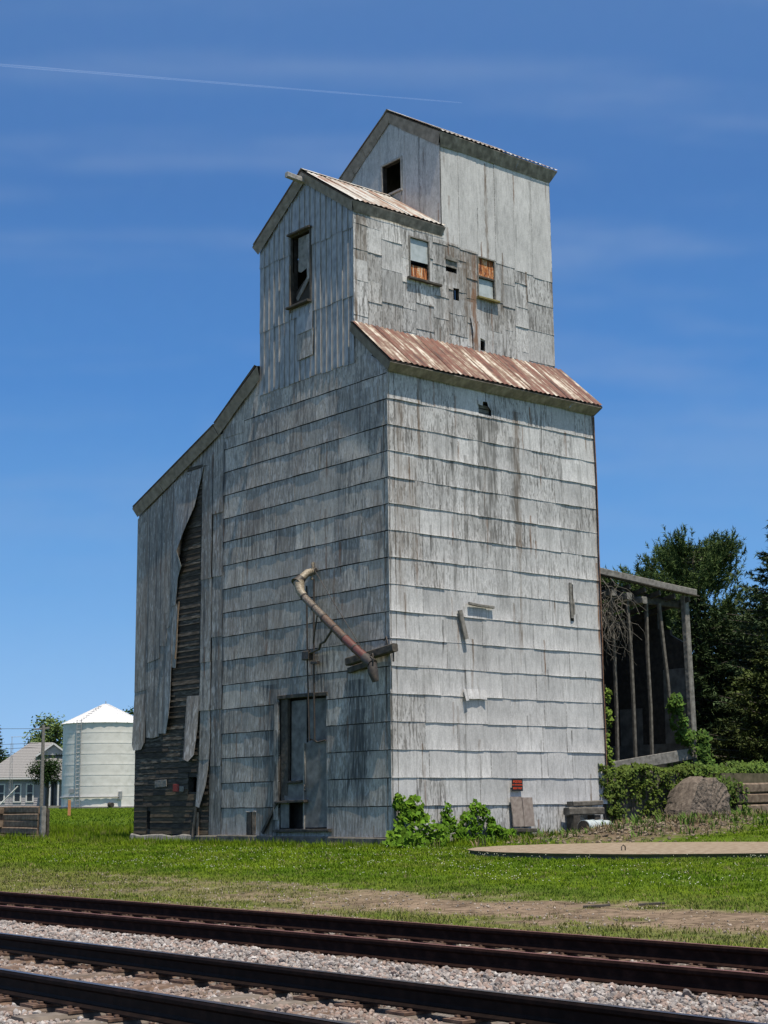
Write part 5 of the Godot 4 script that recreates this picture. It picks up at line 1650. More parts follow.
func build_trees() -> void:
	# behind the ruined shed, on the terrace
	pine_tree("dark rounded pine with upright tufted shoots rising behind the ruined lean-to", Vector3(34.9, 2.0, -19.3), 12.0, 4.3, 1.5, 9000, Color(0.072, 0.108, 0.036), "evergreens behind the lean-to")
	pine_tree("lower pine peeping over the lean-to roof right beside the elevator wall", Vector3(36.5, 2.0, -25.0), 11.4, 3.6, 2.0, 6000, Color(0.066, 0.10, 0.034), "evergreens behind the lean-to")
	spruce_tree("tall spruce with long drooping boughs at the right edge of the picture", Vector3(27.8, 2.0, -8.4), 11.2, 5.4, 0.4, 40, Color(0.066, 0.098, 0.046), "evergreens behind the lean-to", 1.3)
	spruce_tree("dense dark evergreen filling the gap right of the lean-to posts", Vector3(25.3, 2.0, -11.5), 7.6, 3.6, 0.1, 26, Color(0.046, 0.070, 0.030), "evergreens behind the lean-to", 1.5)
	spruce_tree("broad dark evergreen behind the timber wall at the right", Vector3(20.5, 2.0, -4.4), 4.6, 2.9, 0.1, 16, Color(0.06, 0.078, 0.026), "evergreens behind the lean-to", 1.6)
	broad_tree("leafy_tree", "olive green leafy tree half hidden among the evergreens above the timber wall", Vector3(24.0, 2.0, -5.4), 5.4, 3.0, 0.3, 330, 26, 0.15, Color(0.075, 0.098, 0.028))
	broad_tree("leafy_tree", "dark leafy tree deep behind the lean-to's open frame", Vector3(24.0, 2.0, -16.0), 8.6, 3.2, 0.5, 330, 26, 0.17, Color(0.045, 0.068, 0.022))
	broad_tree("leafy_tree", "very dark leafy tree behind the dense evergreen at the far right", Vector3(36.0, 2.0, -14.0), 9.0, 4.5, 0.3, 420, 26, 0.2, Color(0.035, 0.05, 0.018))  # leaf colour darkened to carry the shade inside the stand
	broad_tree("leafy_tree", "very dark leafy tree closing the view between the pine and the tall spruce", Vector3(32.5, 2.0, -13.5), 8.2, 3.6, 0.2, 420, 26, 0.2, Color(0.035, 0.05, 0.018))  # added fill, shade between the crowns put into its leaf colour
	spruce_tree("low dark evergreen behind the broad one above the timber wall", Vector3(24.5, 2.0, -1.6), 6.0, 3.2, 0.1, 20, Color(0.046, 0.066, 0.026), "evergreens behind the lean-to", 1.5)
	# left background
	broad_tree("leafy_tree", "bright green leafy tree rising behind the house and the white grain bin", Vector3(56.5, 1.6, -123.0), 9.9, 2.9, 3.5, 190, 22, 0.34, Color(0.12, 0.17, 0.055))
	broad_tree("leafy_tree", "dark green small tree in front of the house by the utility pole", Vector3(38.2, 1.6, -89.5), 4.3, 1.35, 1.5, 170, 24, 0.16, Color(0.03, 0.055, 0.018))
	broad_tree("leafy_tree", "leafy tree top showing behind the bin roof beside the elevator", Vector3(65.2, 1.6, -122.6), 10.8, 3.6, 4.0, 200, 20, 0.34, Color(0.06, 0.11, 0.03))
	broad_tree("leafy_tree", "low rounded tree behind the house at the left edge", Vector3(50.0, 1.6, -121.4), 5.6, 1.6, 1.5, 160, 22, 0.3, Color(0.05, 0.09, 0.025))
	spruce_tree("spruce cut by the left edge of the picture beside the house", Vector3(44.9, 1.6, -113.0), 8.2, 1.8, 0.8, 22, Color(0.03, 0.05, 0.022))

# ------------------------------------------------------------------ background buildings
func build_bin() -> void:
	var c := Vector3(38.75, 1.45, -81.2)
	var b := thing("grain_bin", "round white steel grain bin with conical roof and ladder", "grain bin", c)
	var R := 3.22
	var hw := 6.4
	var white := [tri_mat(noise_tex([Color(0.56, 0.55, 0.51), Color(0.68, 0.67, 0.635), Color(0.74, 0.73, 0.69)], 0.03, 81, 256), 0.2, 0.6), tri_mat(noise_tex([Color(0.54, 0.53, 0.49), Color(0.66, 0.65, 0.615), Color(0.72, 0.71, 0.67)], 0.03, 82, 256), 0.2, 0.6)]
	for k in 8:
		var st := begin()
		st.set_smooth_group(1)
		var y0 := hw * k / 8.0
		var y1 := hw * (k + 1) / 8.0
		var lines := 6
		for j in lines:
			var ya := lerpf(y0, y1, j / float(lines)); var yb := lerpf(y0, y1, (j + 1) / float(lines))
			var ra := R + (0.012 if j % 2 else 0.0); var rb := R + (0.0 if j % 2 else 0.012)
			if j == 0:
				ra = R + 0.016
			for i in 40:
				var a0 := TAU * i / 40.0; var a1 := TAU * (i + 1) / 40.0
				quad(st, Vector3(cos(a0) * ra, ya, sin(a0) * ra), Vector3(cos(a1) * ra, ya, sin(a1) * ra), Vector3(cos(a1) * rb, yb, sin(a1) * rb), Vector3(cos(a0) * rb, yb, sin(a0) * rb), Vector3(cos(a0), 0, sin(a0)))
		put("wall_ring", done(st), white[k % 2], b)
	var roofm := mat(lin(0.72, 0.72, 0.72), 0.5)
	for i in 24:
		var st := begin()
		var a0 := TAU * i / 24.0; var a1 := TAU * (i + 1) / 24.0
		var ro := R + 0.14
		var p0 := Vector3(cos(a0) * ro, hw - 0.03, sin(a0) * ro); var p1 := Vector3(cos(a1) * ro, hw - 0.03, sin(a1) * ro)
		var t0 := Vector3(cos(a0) * 0.22, hw + 1.5, sin(a0) * 0.22); var t1 := Vector3(cos(a1) * 0.22, hw + 1.5, sin(a1) * 0.22)
		quad(st, p0, p1, t1, t0, Vector3(cos(a0), 1, sin(a0)))
		bar(st, p0 + Vector3(0, 0.03, 0), t0 + Vector3(0, 0.03, 0), 0.04, 0.05)
		put("roof_panel", done(st), roofm, b)
	var st := begin()
	tube(st, [Vector3(0, hw + 1.44, 0), Vector3(0, hw + 1.56, 0)], [0.28, 0.2], 16)
	tube(st, [Vector3(0, hw + 1.5, 0), Vector3(0, hw + 1.78, 0)], [0.03], 6)
	put("roof_cap", done(st), M.tin_plain, b)
	# the ladder faces the tracks
	var d := Vector3(-0.74, 0, 0.67).normalized()
	var s := Vector3.UP.cross(d).normalized()
	d = (d - s * 0.32).normalized()
	s = Vector3.UP.cross(d).normalized()
	var lad := Node3D.new()
	lad.name = "ladder"
	b.add_child(lad, true)
	for k in [-1.0, 1.0]:
		put("stile", tube_mesh([d * (R + 0.14) + s * 0.2 * k, d * (R + 0.14) + s * 0.2 * k + Vector3(0, hw + 0.2, 0)], [0.03], 6), M.tin_plain, lad)
	for k in 21:
		put("rung", tube_mesh([d * (R + 0.14) - s * 0.2 + Vector3(0, 0.2 + k * 0.3, 0), d * (R + 0.14) + s * 0.2 + Vector3(0, 0.2 + k * 0.3, 0)], [0.022], 5), M.tin_plain, lad)
	var rl := Node3D.new()
	rl.name = "roof_ladder"
	b.add_child(rl, true)
	for k in 9:
		var q := k / 9.0
		var base := d * lerpf(R, 0.5, q) + Vector3(0, hw + 0.12 + 1.35 * q, 0)
		put("rung", tube_mesh([base - s * 0.18, base + s * 0.18], [0.025], 5), M.tin_plain, rl)
	# unloading pipe, hatch and gear at the foot
	var q1 := d.rotated(Vector3.UP, 1.0) * (R + 0.2) + Vector3(0, 0.85, 0)
	var arc := []
	for k in 9:
		arc.append(d.rotated(Vector3.UP, -0.75 + 1.75 * k / 8.0) * (R + 0.12) + Vector3(0, 0.78, 0))
	put("unloading_pipe", tube_mesh(arc, [0.06], 6), M.tin_plain, b)
	put("gear_box", timber(arc[8] - Vector3(0, 0.2, 0), arc[8] + Vector3(0, 0.4, 0), 0.25, 0.25, d), M.tin_plain, b)
	put("hatch", timber(d.rotated(Vector3.UP, -0.22) * (R + 0.05) + Vector3(0, 1.1, 0), d.rotated(Vector3.UP, -0.22) * (R + 0.05) + Vector3(0, 1.4, 0), 0.5, 0.06, d), M.tin_plain, b)
	put("fan", tube_mesh([d.rotated(Vector3.UP, 0.75) * (R + 0.15) + Vector3(0, 0.2, 0), d.rotated(Vector3.UP, 0.8) * (R + 0.5) + Vector3(0, 0.18, 0)], [0.18], 12), M.iron, b)
	put("base_ring", tube_mesh([Vector3(0, -0.4, 0), Vector3(0, 0.06, 0)], [R + 0.16], 40), M.concrete, b)
	q1 = q1

func build_house() -> void:
	# hipped house; its long wall faces the tracks
	var at := Vector3(40.35, 1.6, -96.4)
	var h := thing("house", "pale lilac grey house with hipped shingle roof and white trimmed windows", "house", at)
	h.rotation.y = deg_to_rad(-32.0)
	var sid := tri_mat(noise_tex([Color(0.30, 0.29, 0.32), Color(0.36, 0.35, 0.38), Color(0.40, 0.39, 0.42)], 0.03, 91, 256), 0.3, 0.8)
	var trim := mat(lin(0.6, 0.6, 0.6), 0.6)
	var roofm := tri_mat(noise_tex([Color(0.16, 0.155, 0.155), Color(0.25, 0.245, 0.245), Color(0.34, 0.335, 0.335)], 0.06, 92, 512), 0.35, 0.95)
	# walls, from x -8 .. 4.2, front at z 0 (local), as lap siding strips
	var st := begin()
	box(st, Vector3(-3.8, -0.5, -7), Vector3(3.4, 2.55, -0.03))
	put("wall", done(st), sid, h)
	for k in 17:
		st = begin()
		var y := 0.0 + k * 0.15
		quad(st, Vector3(-3.8, y, 0.02), Vector3(3.4, y, 0.02), Vector3(3.4, y + 0.15, -0.01), Vector3(-3.8, y + 0.15, -0.01), Vector3(0, 0, 1))
		quad(st, Vector3(-3.8, y, 0.02), Vector3(3.4, y, 0.02), Vector3(3.4, y, -0.02), Vector3(-3.8, y, -0.02), Vector3.DOWN)
		put("siding_board", done(st), sid, h)
	# roof: hip, ridge along x, eaves lip
	var e := [Vector3(-4.3, 2.45, 0.5), Vector3(3.9, 2.45, 0.5), Vector3(3.9, 2.45, -7.5), Vector3(-4.3, 2.45, -7.5)]
	var ra := Vector3(-0.5, 5.55, -3.5)
	var rb := Vector3(1.5, 5.55, -3.5)
	st = begin()
	quad(st, e[0], e[1], rb, ra, Vector3(0, 1, 1))
	quad(st, e[2], e[3], ra, rb, Vector3(0, 1, -1))
	tri(st, e[1], rb, e[2]); tri(st, e[3], ra, e[0])
	var roof := put("roof", done(st), roofm, h)
	st = begin()
	box(st, Vector3(-4.3, 2.3, 0.44), Vector3(3.9, 2.44, 0.52))
	put("fascia", done(st), trim, roof)
	st = begin()
	box(st, Vector3(3.84, 2.3, -7.5), Vector3(3.92, 2.44, 0.43))
	put("fascia", done(st), trim, roof)
	for k in 22:
		# shingle courses on the front slope
		st = begin()
		var t0 := k / 22.0; var t1 := (k + 1) / 22.0
		var up := Vector3(0, 0.75, 0.66) * 0.02
		quad(st, e[0].lerp(ra, t0) + up * 1.6, e[1].lerp(rb, t0) + up * 1.6, e[1].lerp(rb, t1) + up * 0.4, e[0].lerp(ra, t1) + up * 0.4, Vector3(0, 1, 1))
		put("shingle_course", done(st), roofm, roof)
	# little gable on the right of the roof
	var g := Node3D.new()
	g.name = "dormer"
	h.add_child(g, true)
	st = begin()
	tri(st, Vector3(0.45, 4.40, -1.55), Vector3(1.70, 5.25, -1.55), Vector3(2.95, 4.40, -1.55))
	put("gable", done(st), M.tin_plain, g)
	st = begin()
	quad(st, Vector3(0.20, 4.30, -1.35), Vector3(1.70, 5.40, -1.35), Vector3(1.70, 5.45, -3.60), Vector3(0.20, 4.30, -3.00), Vector3(-1, 1, 0))
	quad(st, Vector3(3.20, 4.30, -1.35), Vector3(1.70, 5.40, -1.35), Vector3(1.70, 5.45, -3.60), Vector3(3.20, 4.30, -3.00), Vector3(1, 1, 0))
	put("roof", done(st), roofm, g)
	st = begin()
	bar(st, Vector3(0.20, 4.28, -1.33), Vector3(1.70, 5.38, -1.33), 0.05, 0.14)
	bar(st, Vector3(3.20, 4.28, -1.33), Vector3(1.70, 5.38, -1.33), 0.05, 0.14)
	put("rake_board", done(st), trim, g)
	var glass := mat(lin(0.02, 0.022, 0.025), 0.08)
	for x in [-2.5, -1.14, -0.1]:
		var w := Node3D.new()
		w.name = "window"
		h.add_child(w, true)
		st = begin()
		box(st, Vector3(x - 0.24, 0.45, 0.015), Vector3(x + 0.24, 1.85, 0.03))
		put("pane", done(st), glass, w)
		st = begin()
		for s in [-1.0, 1.0]:
			box(st, Vector3(x + s * 0.28 - 0.06, 0.36, 0.012), Vector3(x + s * 0.28 + 0.06, 1.95, 0.07))
		box(st, Vector3(x - 0.22, 0.36, 0.012), Vector3(x + 0.22, 0.46, 0.07))
		box(st, Vector3(x - 0.22, 1.84, 0.012), Vector3(x + 0.22, 1.95, 0.07))
		box(st, Vector3(x - 0.22, 1.12, 0.012), Vector3(x + 0.22, 1.18, 0.06))
		put("frame", done(st), trim, w)
	# porch at the right end
	var p := Node3D.new()
	p.name = "porch"
	h.add_child(p, true)
	st = begin(); box(st, Vector3(0.9, -0.5, 0.05), Vector3(3.4, 0.06, 1.9)); put("floor", done(st), M.concrete, p)
	st = begin(); box(st, Vector3(0.8, 2.2, 0.53), Vector3(3.5, 2.32, 2.0)); put("roof", done(st), roofm, p)
	for x in [1.0, 1.7, 2.4, 3.3]:
		put("post", timber(Vector3(x, 0.06, 1.8), Vector3(x, 2.2, 1.8), 0.14, 0.14, Vector3.RIGHT), trim, p)
	st = begin(); box(st, Vector3(1.2, 0.06, 0.0), Vector3(2.1, 2.05, 0.05)); put("door", done(st), glass, p)

func build_pole() -> void:
	var at := Vector3(36.44, 1.55, -87.0)
	var p := thing("utility_pole", "grey wooden utility pole with short crossarm in front of the house", "utility pole", at)
	put("pole", tube_mesh([Vector3(0, -0.5, 0), Vector3(0, 3.2, 0), Vector3(0.02, 6.45, 0)], [0.17, 0.15, 0.12], 10), M.wood_grey, p)
	put("crossarm", timber(Vector3(-0.62, 6.1, -0.36), Vector3(0.42, 6.2, 0.24), 0.1, 0.14), M.wood_grey, p)
	for k in 3:
		put("insulator", tube_mesh([Vector3(-0.55 + k * 0.45, 6.2, -0.32 + k * 0.26), Vector3(-0.55 + k * 0.45, 6.36, -0.32 + k * 0.26)], [0.045], 6), M.iron, p)
	# wires running off to the left
	var far := Vector3(6.0, 1.3, -106.0)
	var hs := [6.15, 5.0, 4.7]
	for k in 3:
		var a := at + Vector3(-0.3, hs[k], -0.2)
		var b := far + Vector3(0, hs[k] + [1.4, 0.3, -0.6][k], 0)
		var pts := []
		for i in 9:
			var t := i / 8.0
			pts.append(a.lerp(b, t) + Vector3(0, -0.9 * 4.0 * t * (1 - t) * 0.35, 0))
		var wmesh := put("overhead_wire", tube_mesh(pts, [0.016], 4), M.iron, self)
		tag(wmesh, ["upper thin wire running left from the utility pole crossarm", "middle thin wire running left from the utility pole", "lower slanting thin wire running left from the utility pole"][k], "wire", "wires at the utility pole")
	var m := thing("antenna_mast", "thin lattice antenna mast standing before the house at the left edge", "antenna mast", Vector3(35.94, 1.5, -91.4))
	for k in 3:
		var a := TAU * k / 3.0
		put("leg", tube_mesh([Vector3(cos(a) * 0.16, -0.3, sin(a) * 0.16), Vector3(cos(a) * 0.1, 5.2, sin(a) * 0.1)], [0.014], 5), M.tin_plain, m)
	for k in 16:
		var a := TAU * k / 3.0
		var b := TAU * (k + 1) / 3.0
		var r := lerpf(0.16, 0.1, k / 16.0)
		put("brace", tube_mesh([Vector3(cos(a) * r, k * 0.32, sin(a) * r), Vector3(cos(b) * r, (k + 1) * 0.32, sin(b) * r)], [0.01], 4), M.tin_plain, m)
	put("spike", tube_mesh([Vector3(0, 5.1, 0), Vector3(0, 5.75, 0)], [0.022], 5), M.tin_plain, m)
	put("boom", tube_mesh([Vector3(-0.1, 5.7, -0.05), Vector3(1.5, 5.75, 0.9)], [0.016], 4), M.tin_plain, m)
	var k2 := thing("guy_guard", "slanting white guard pole at the left edge in front of the house", "pole", Vector3(34.5, 1.5, -89.8))
	put("guard", tube_mesh([Vector3(-0.6, -0.2, -0.3), Vector3(1.0, 1.7, 0.6)], [0.06], 6), mat(lin(0.6, 0.6, 0.58), 0.6), k2)
	var o := thing("marker_post", "flat orange utility marker post standing in the lawn before the white bin", "marker post", Vector3(20.1, 0.86, -52.3))
	put("blade", timber(Vector3(0, -0.3, 0), Vector3(0, 0.98, 0), 0.17, 0.05, Vector3(-0.6, 0, 0.8), 0.004), tri_mat(noise_tex([Color(0.42, 0.16, 0.06), Color(0.52, 0.22, 0.09), Color(0.58, 0.28, 0.14)], 0.03, 93, 256), 1.0, 0.7), o)
	put("cap", timber(Vector3(0, 0.985, 0), Vector3(0, 1.03, 0), 0.18, 0.06, Vector3(-0.6, 0, 0.8), 0.002), mat(lin(0.5, 0.4, 0.3), 0.7), o)

func build_left_timbers() -> void:
	var t := thing("timber_wall", "low brown wall of stacked old timbers at the left edge in the grass", "wall", Vector3(0, 0, 0))
	var ms := [M.wood_sleep_a, M.wood_sleep_b]
	for k in 5:
		var y := 0.34 + 0.11 + k * 0.215
		var z := -16.55
		while z > -27.0:
			var l := rng.randf_range(2.2, 3.2)
			put("timber", timber(Vector3(-0.25 + rng.randf_range(-0.03, 0.03), y, z), Vector3(-0.1 + 0.02 * k, y + rng.randf_range(-0.012, 0.012), z - l), 0.28, 0.222), ms[rng.randi() % 2], t)
			z -= l + 0.01
	put("backing", timber(Vector3(0.0, 0.85, -16.6), Vector3(0.1, 0.85, -27.0), 0.1, 1.0), M.wood_dark2, t)
	put("end_post", timber(Vector3(-0.28, 0.1, -16.4), Vector3(-0.28, 1.42, -16.4), 0.16, 0.16, Vector3.RIGHT), M.wood_pale_dark, t)

# ------------------------------------------------------------------ right-hand side
func build_shed() -> void:
	var s := thing("lean_to_shed", "ruined open fronted wooden lean-to with bare posts against the elevator's far end", "shed", Vector3(0, 0, 0))
	# posts on the open front
	for p in [[8.34, 6.9, 8.36, 2.3, 0.08], [9.0, 6.8, 9.07, 2.3, 0.09], [9.78, 6.8, 9.74, 2.4, 0.08], [10.32, 6.8, 10.62, 3.6, 0.10]]:
		put("post", timber(Vector3(p[2], p[3], -0.6), Vector3(p[0], p[1], -0.6), p[4], 0.09, Vector3(0, 0, 1), 0.02), M.wood_mid, s)
	put("corner_post", timber(Vector3(11.46, 2.1, -0.55), Vector3(11.36, 7.1, -0.55), 0.2, 0.18, Vector3(0, 0, 1), 0.015), M.wood_grey, s)
	put("eave_beam", timber(Vector3(7.25, 7.5, -0.45), Vector3(11.75, 7.2, -0.45), 0.1, 0.2, Vector3.UP, 0.012), M.wood_grey, s)
	put("inner_beam", timber(Vector3(7.25, 6.9, -0.75), Vector3(11.4, 6.85, -0.75), 0.14, 0.2), M.wood_dark2, s)
	for k in 7:
		put("rafter", timber(Vector3(7.6 + k * 0.62, 7.22 - k * 0.04, -0.35), Vector3(7.6 + k * 0.62, 6.2 - k * 0.04, -5.8), 0.07, 0.15), M.wood_dark2, s)
	for k in 3:
		put("beam_end", timber(Vector3(8.2 + k * 0.62, 6.93 - k * 0.06, -0.9), Vector3(8.2 + k * 0.62, 6.93 - k * 0.06, -0.36), 0.2, 0.2), M.wood_grey, s)
	# roof boards
	for k in 9:
		put("roof_board", timber(Vector3(7.24, 7.44 - k * 0.115, -0.55 - k * 0.6), Vector3(11.7, 7.14 - k * 0.115, -0.55 - k * 0.6), 0.58, 0.03, Vector3(0, 1, 0.19), 0.008), [M.wood_dark2, M.wood_dark][k % 2], s)
	# tin clad walls at the back and on the far side
	var w := {o = Vector3(7.2, 0, -5.6), u = Vector3(1, 0, 0), n = Vector3(0, 0, 1), u0 = 0.0, w = 4.4, y0 = 1.8, h = 5.2}
	var back := put("back_wall", slab(w, [Vector2(0, 6.3), Vector2(2.6, 6.2), Vector2(2.61, 5.6), Vector2(4.3, 5.3)], 1.7, [Rect2(0.5, 4.1, 0.9, 1.2)], 0.1), M.wood_dark, s)
	for j in 3:
		for i in 5:
			put("wall_sheet", sheet(w, Rect2(0.02 + i * 0.86, 1.9 + j * 1.05, 0.86, 1.07), 0.012, 0.03 + 0.01 * (i % 2)), M.tin_plain, back)
	var w2 := {o = Vector3(11.5, 0, -0.7), u = Vector3(0, 0, -1), n = Vector3(-1, 0, 0), u0 = 0.0, w = 4.9, y0 = 1.8, h = 5.2}
	var side := put("side_wall", slab(w2, [Vector2(0, 5.75), Vector2(0.55, 6.05), Vector2(0.56, 6.2), Vector2(1.0, 6.25), Vector2(1.01, 6.9), Vector2(4.9, 6.2)], 1.7, [], 0.1), M.wood_dark, s)
	for j in 3:
		for i in 5:
			if j == 2 and i > 0 or j == 1 and i in [1, 3]:
				continue
			put("wall_sheet", sheet(w2, Rect2(i * 0.85, 1.9 + j * 1.05, 0.86, 1.07), 0.012, 0.03 + 0.01 * (i % 2)), M.door_tin, side)
	put("floor_plank", timber(Vector3(7.9, 2.25, -0.42), Vector3(11.4, 2.68, -0.42), 0.06, 0.3, Vector3.UP, 0.008), M.wood_grey, s)
	put("floor_plank", timber(Vector3(7.3, 2.2, -0.7), Vector3(11.4, 2.24, -0.7), 0.5, 0.05), M.wood_dark2, s)
	# dead creeper hanging from the eave
	var dv := thing("dead_vine", "tangle of bare dead vine stems hanging under the lean-to eave", "vine", Vector3(0, 0, 0))
	for k in 90:
		var p := Vector3(7.35 + 1.3 * pow(rng.randf(), 1.6), rng.randf_range(5.9, 7.3), rng.randf_range(-0.45, -0.2))
		var pts := [p]
		var d := Vector3(rng.randf_range(-0.4, 0.4), rng.randf_range(-1.0, 0.1), rng.randf_range(-0.2, 0.2))
		for i in 6:
			d = (d + rdir() * 0.55 + Vector3(0, -0.15, 0)).normalized()
			p += d * rng.randf_range(0.12, 0.26)
			p.x = maxf(p.x, 7.32)
			pts.append(p)
		put("stem", tube_mesh(pts, [0.014, 0.011, 0.008, 0.006], 5), M.wood_mid, dv)

func vine(called: String, label: String, category: String, spots: Callable, count: int, size: Vector2, col: Color, stems: Array, out: Vector3) -> void:
	var t := thing(called, label, category)
	for s in stems:
		put("stem", tube_mesh(s, [0.022, 0.016, 0.01], 5), M.bark, t)
	var L := Leaves.new()
	for i in count:
		var p: Vector3 = spots.call()
		for tries in 4:
			if nz.get_noise_3d(p.x * 2.6, p.y * 2.6, p.z * 2.6) > -0.06:
				break
			p = spots.call()
		var nn := (out + rdir() * 0.75 + Vector3(0, 0.45, 0)).normalized()
		var l := rng.randf_range(size.x, size.y) * (0.65 if rng.randf() < 0.3 else 1.0)
		L.leaf(p, nn, Vector3.DOWN + rdir() * 0.7, l, l * 0.8, col.lerp(Color(0.15, 0.2, 0.02), 0.25 * rng.randf()) * rng.randf_range(0.5, 1.3))
	put("foliage", L.mesh(), M.leaf, t)

func build_right_side() -> void:
	# the terrace of earth that carries the shed and the trees
	var st := begin()
	box(st, Vector3(7.22, -0.5, -12.0), Vector3(11.3, 2.14, -0.62))
	box(st, Vector3(11.31, -0.5, -12.0), Vector3(60.0, 2.1, 0.5))
	box(st, Vector3(20.0, -0.5, -34.0), Vector3(60.0, 2.1, -12.01))
	structure("terrace", done(st), M.soil)
	var rw := thing("retaining_wall", "dark concrete retaining wall overgrown with ivy below the lean-to", "wall", Vector3(0, 0, 0))
	for k in 3:
		put("wall_block", timber(Vector3(7.26 + k * 1.23, 1.3, -0.44), Vector3(7.26 + (k + 1) * 1.23 - 0.02, 1.3, -0.44), 0.34, 1.86, Vector3.UP, 0.008), M.concrete_dark, rw)
	var tw := thing("timber_wall", "stacked old timber retaining wall at the right edge beside the boulder", "wall", Vector3(0, 0, 0))
	for k in 4:
		var y := 0.82 + k * 0.29
		put("timber", timber(Vector3(11.45 + 0.06 * (k % 2), y, 0.72), Vector3(14.0, y + 0.02, 0.72), 0.3, 0.275), [M.wood_sleep_a, M.wood_sleep_b][k % 2], tw)
		put("timber", timber(Vector3(14.02, y + 0.02, 0.72), Vector3(17.5, y + 0.04, 0.72), 0.3, 0.275), [M.wood_sleep_a, M.wood_sleep_b][(k + 1) % 2], tw)
	# boulder: a broken block with a flat face towards the tracks
	var bn := FastNoiseLite.new()
	bn.seed = 8; bn.frequency = 1.0; bn.fractal_octaves = 4
	var outline := [Vector2(-1.1, -0.75), Vector2(-1.06, -0.2), Vector2(-0.96, 0.06), Vector2(-0.76, 0.36), Vector2(-0.48, 0.74), Vector2(-0.16, 0.9), Vector2(0.12, 0.8), Vector2(0.45, 0.85), Vector2(0.86, 0.75), Vector2(1.02, 0.42), Vector2(1.1, -0.2), Vector2(1.08, -0.75)]
	var fine := []
	for i in outline.size() - 1:
		for q in 4:
			fine.append((outline[i] as Vector2).lerp(outline[i + 1], q / 4.0))
	fine.append(outline[-1])
	var rings := [[0.0, 0.22], [0.35, 0.22], [0.7, 0.2], [0.96, 0.17], [1.0, 0.12], [1.02, -0.25], [0.93, -0.55], [0.75, -0.85], [0.3, -0.95]]
	var stn := begin()
	var gridp := []
	for r in rings:
		var row := []
		for p in fine:
			var q := Vector3(p.x * 0.88 * r[0], (p.y + 0.1) * r[0] - 0.1, r[1] - 0.06 * maxf(p.y * r[0], 0.0))
			q += Vector3(0.05, 0.06, 0.07) * bn.get_noise_3d(q.x * 1.7, q.y * 1.7, q.z * 2.0 + r[1]) + Vector3(0.02, 0.035, 0.04) * bn.get_noise_3d(q.x * 6.0, q.y * 6.0, q.z * 6.0)
			row.append(q)
		gridp.append(row)
	for i in rings.size() - 1:
		for q in fine.size() - 1:
			var m4: Vector3 = (gridp[i][q] + gridp[i + 1][q + 1]) * 0.5
			quad(stn, gridp[i][q], gridp[i][q + 1], gridp[i + 1][q + 1], gridp[i + 1][q], m4 + Vector3(0, 0.1, 0.3))
	var bo := thing("boulder", "large brown rough boulder leaning at the foot of the terrace", "boulder", Vector3(9.78, 1.08, 1.1))
	var bm := tri_mat(noise_tex([Color(0.06, 0.048, 0.038), Color(0.125, 0.1, 0.08), Color(0.27, 0.225, 0.185)], 0.025, 95, 512), 0.5, 0.95, bump_tex(0.03, 15, 10.0, 512), 1.0)
	put("rock", done(stn), bm, bo)
	# round concrete slab
	var pad := thing("concrete_pad", "low round tan concrete slab in the grass in front of the elevator", "slab", Vector3(2.0, -0.08, 6.9))
	st = begin()
	var rim := begin()
	var n := 64
	for i in n:
		var a0 := TAU * i / n; var a1 := TAU * (i + 1) / n
		var r0 := 4.42 + 0.09 * nz.get_noise_2d(i * 0.45, 3.0) + 0.03 * sin(i * 1.7); var r1 := 4.42 + 0.09 * nz.get_noise_2d(((i + 1) % n) * 0.45, 3.0) + 0.03 * sin(((i + 1) % n) * 1.7)
		var p0 := Vector3(cos(a0) * r0, 0.5, sin(a0) * r0); var p1 := Vector3(cos(a1) * r1, 0.5, sin(a1) * r1)
		tri(st, Vector3(0, 0.52, 0), p0, p1)
		var lo0 := p0 * 0.985 + Vector3(0, -0.05, 0); var lo1 := p1 * 0.985 + Vector3(0, -0.05, 0)
		quad(rim, p0, p1, lo1, lo0, Vector3(cos(a0), 0, sin(a0)))
		quad(rim, lo0, lo1, lo1 + Vector3(0, -0.5, 0), lo0 + Vector3(0, -0.5, 0), Vector3(cos(a0), 0, sin(a0)))
	put("slab", done(st), M.pad, pad)
	put("slab_edge", done(rim), M.concrete_dark, pad)
	put("lifting_ring", tube_mesh([Vector3(-2.6, 0.48, 0.6), Vector3(-2.6, 0.58, 0.6), Vector3(-2.56, 0.61, 0.61), Vector3(-2.52, 0.58, 0.62), Vector3(-2.52, 0.48, 0.62)], [0.012], 6), M.iron, pad)
	# sign on the sunlit wall
	var sg := thing("warning_sign", "small black and red keep out sign on the sunlit wall", "sign", Vector3(3.945, 1.785, 0.062))
	st = begin()
	box(st, Vector3(-0.185, -0.15, 0), Vector3(0.185, 0.15, 0.006))
	put("plate", done(st), mat(lin(0.012, 0.011, 0.011), 0.5), sg)
	var red := mat(lin(0.75, 0.085, 0.02), 0.5)
	var font := SystemFont.new()
	font.font_names = PackedStringArray(["Droid Sans"])
	font.font_weight = 700
	for t in [["POSTED", 0.075, 0.062], ["NO TRESPASSING", 0.0, 0.032], ["KEEP OUT", -0.08, 0.05]]:
		var tm := TextMesh.new()
		tm.text = t[0]
		tm.font = font
		tm.font_size = 64
		tm.pixel_size = t[2] / 48.0
		tm.depth = 0.003
		put("lettering", tm, red, sg, Vector3(0, t[1], 0.009))
	var bd := thing("wooden_board", "grey brown wooden board leaning on the wall under the red sign", "board", Vector3(0, 0, 0))
	put("plank", timber(Vector3(3.9, 0.78, 0.12), Vector3(3.9, 1.5, 0.05), 0.38, 0.03, Vector3(0, 0, 1), 0.004), M.wood_hatch, bd)
	put("plank", timber(Vector3(4.28, 0.78, 0.12), Vector3(4.28, 1.48, 0.05), 0.36, 0.03, Vector3(0, 0, 1), 0.004), M.wood_hatch, bd)
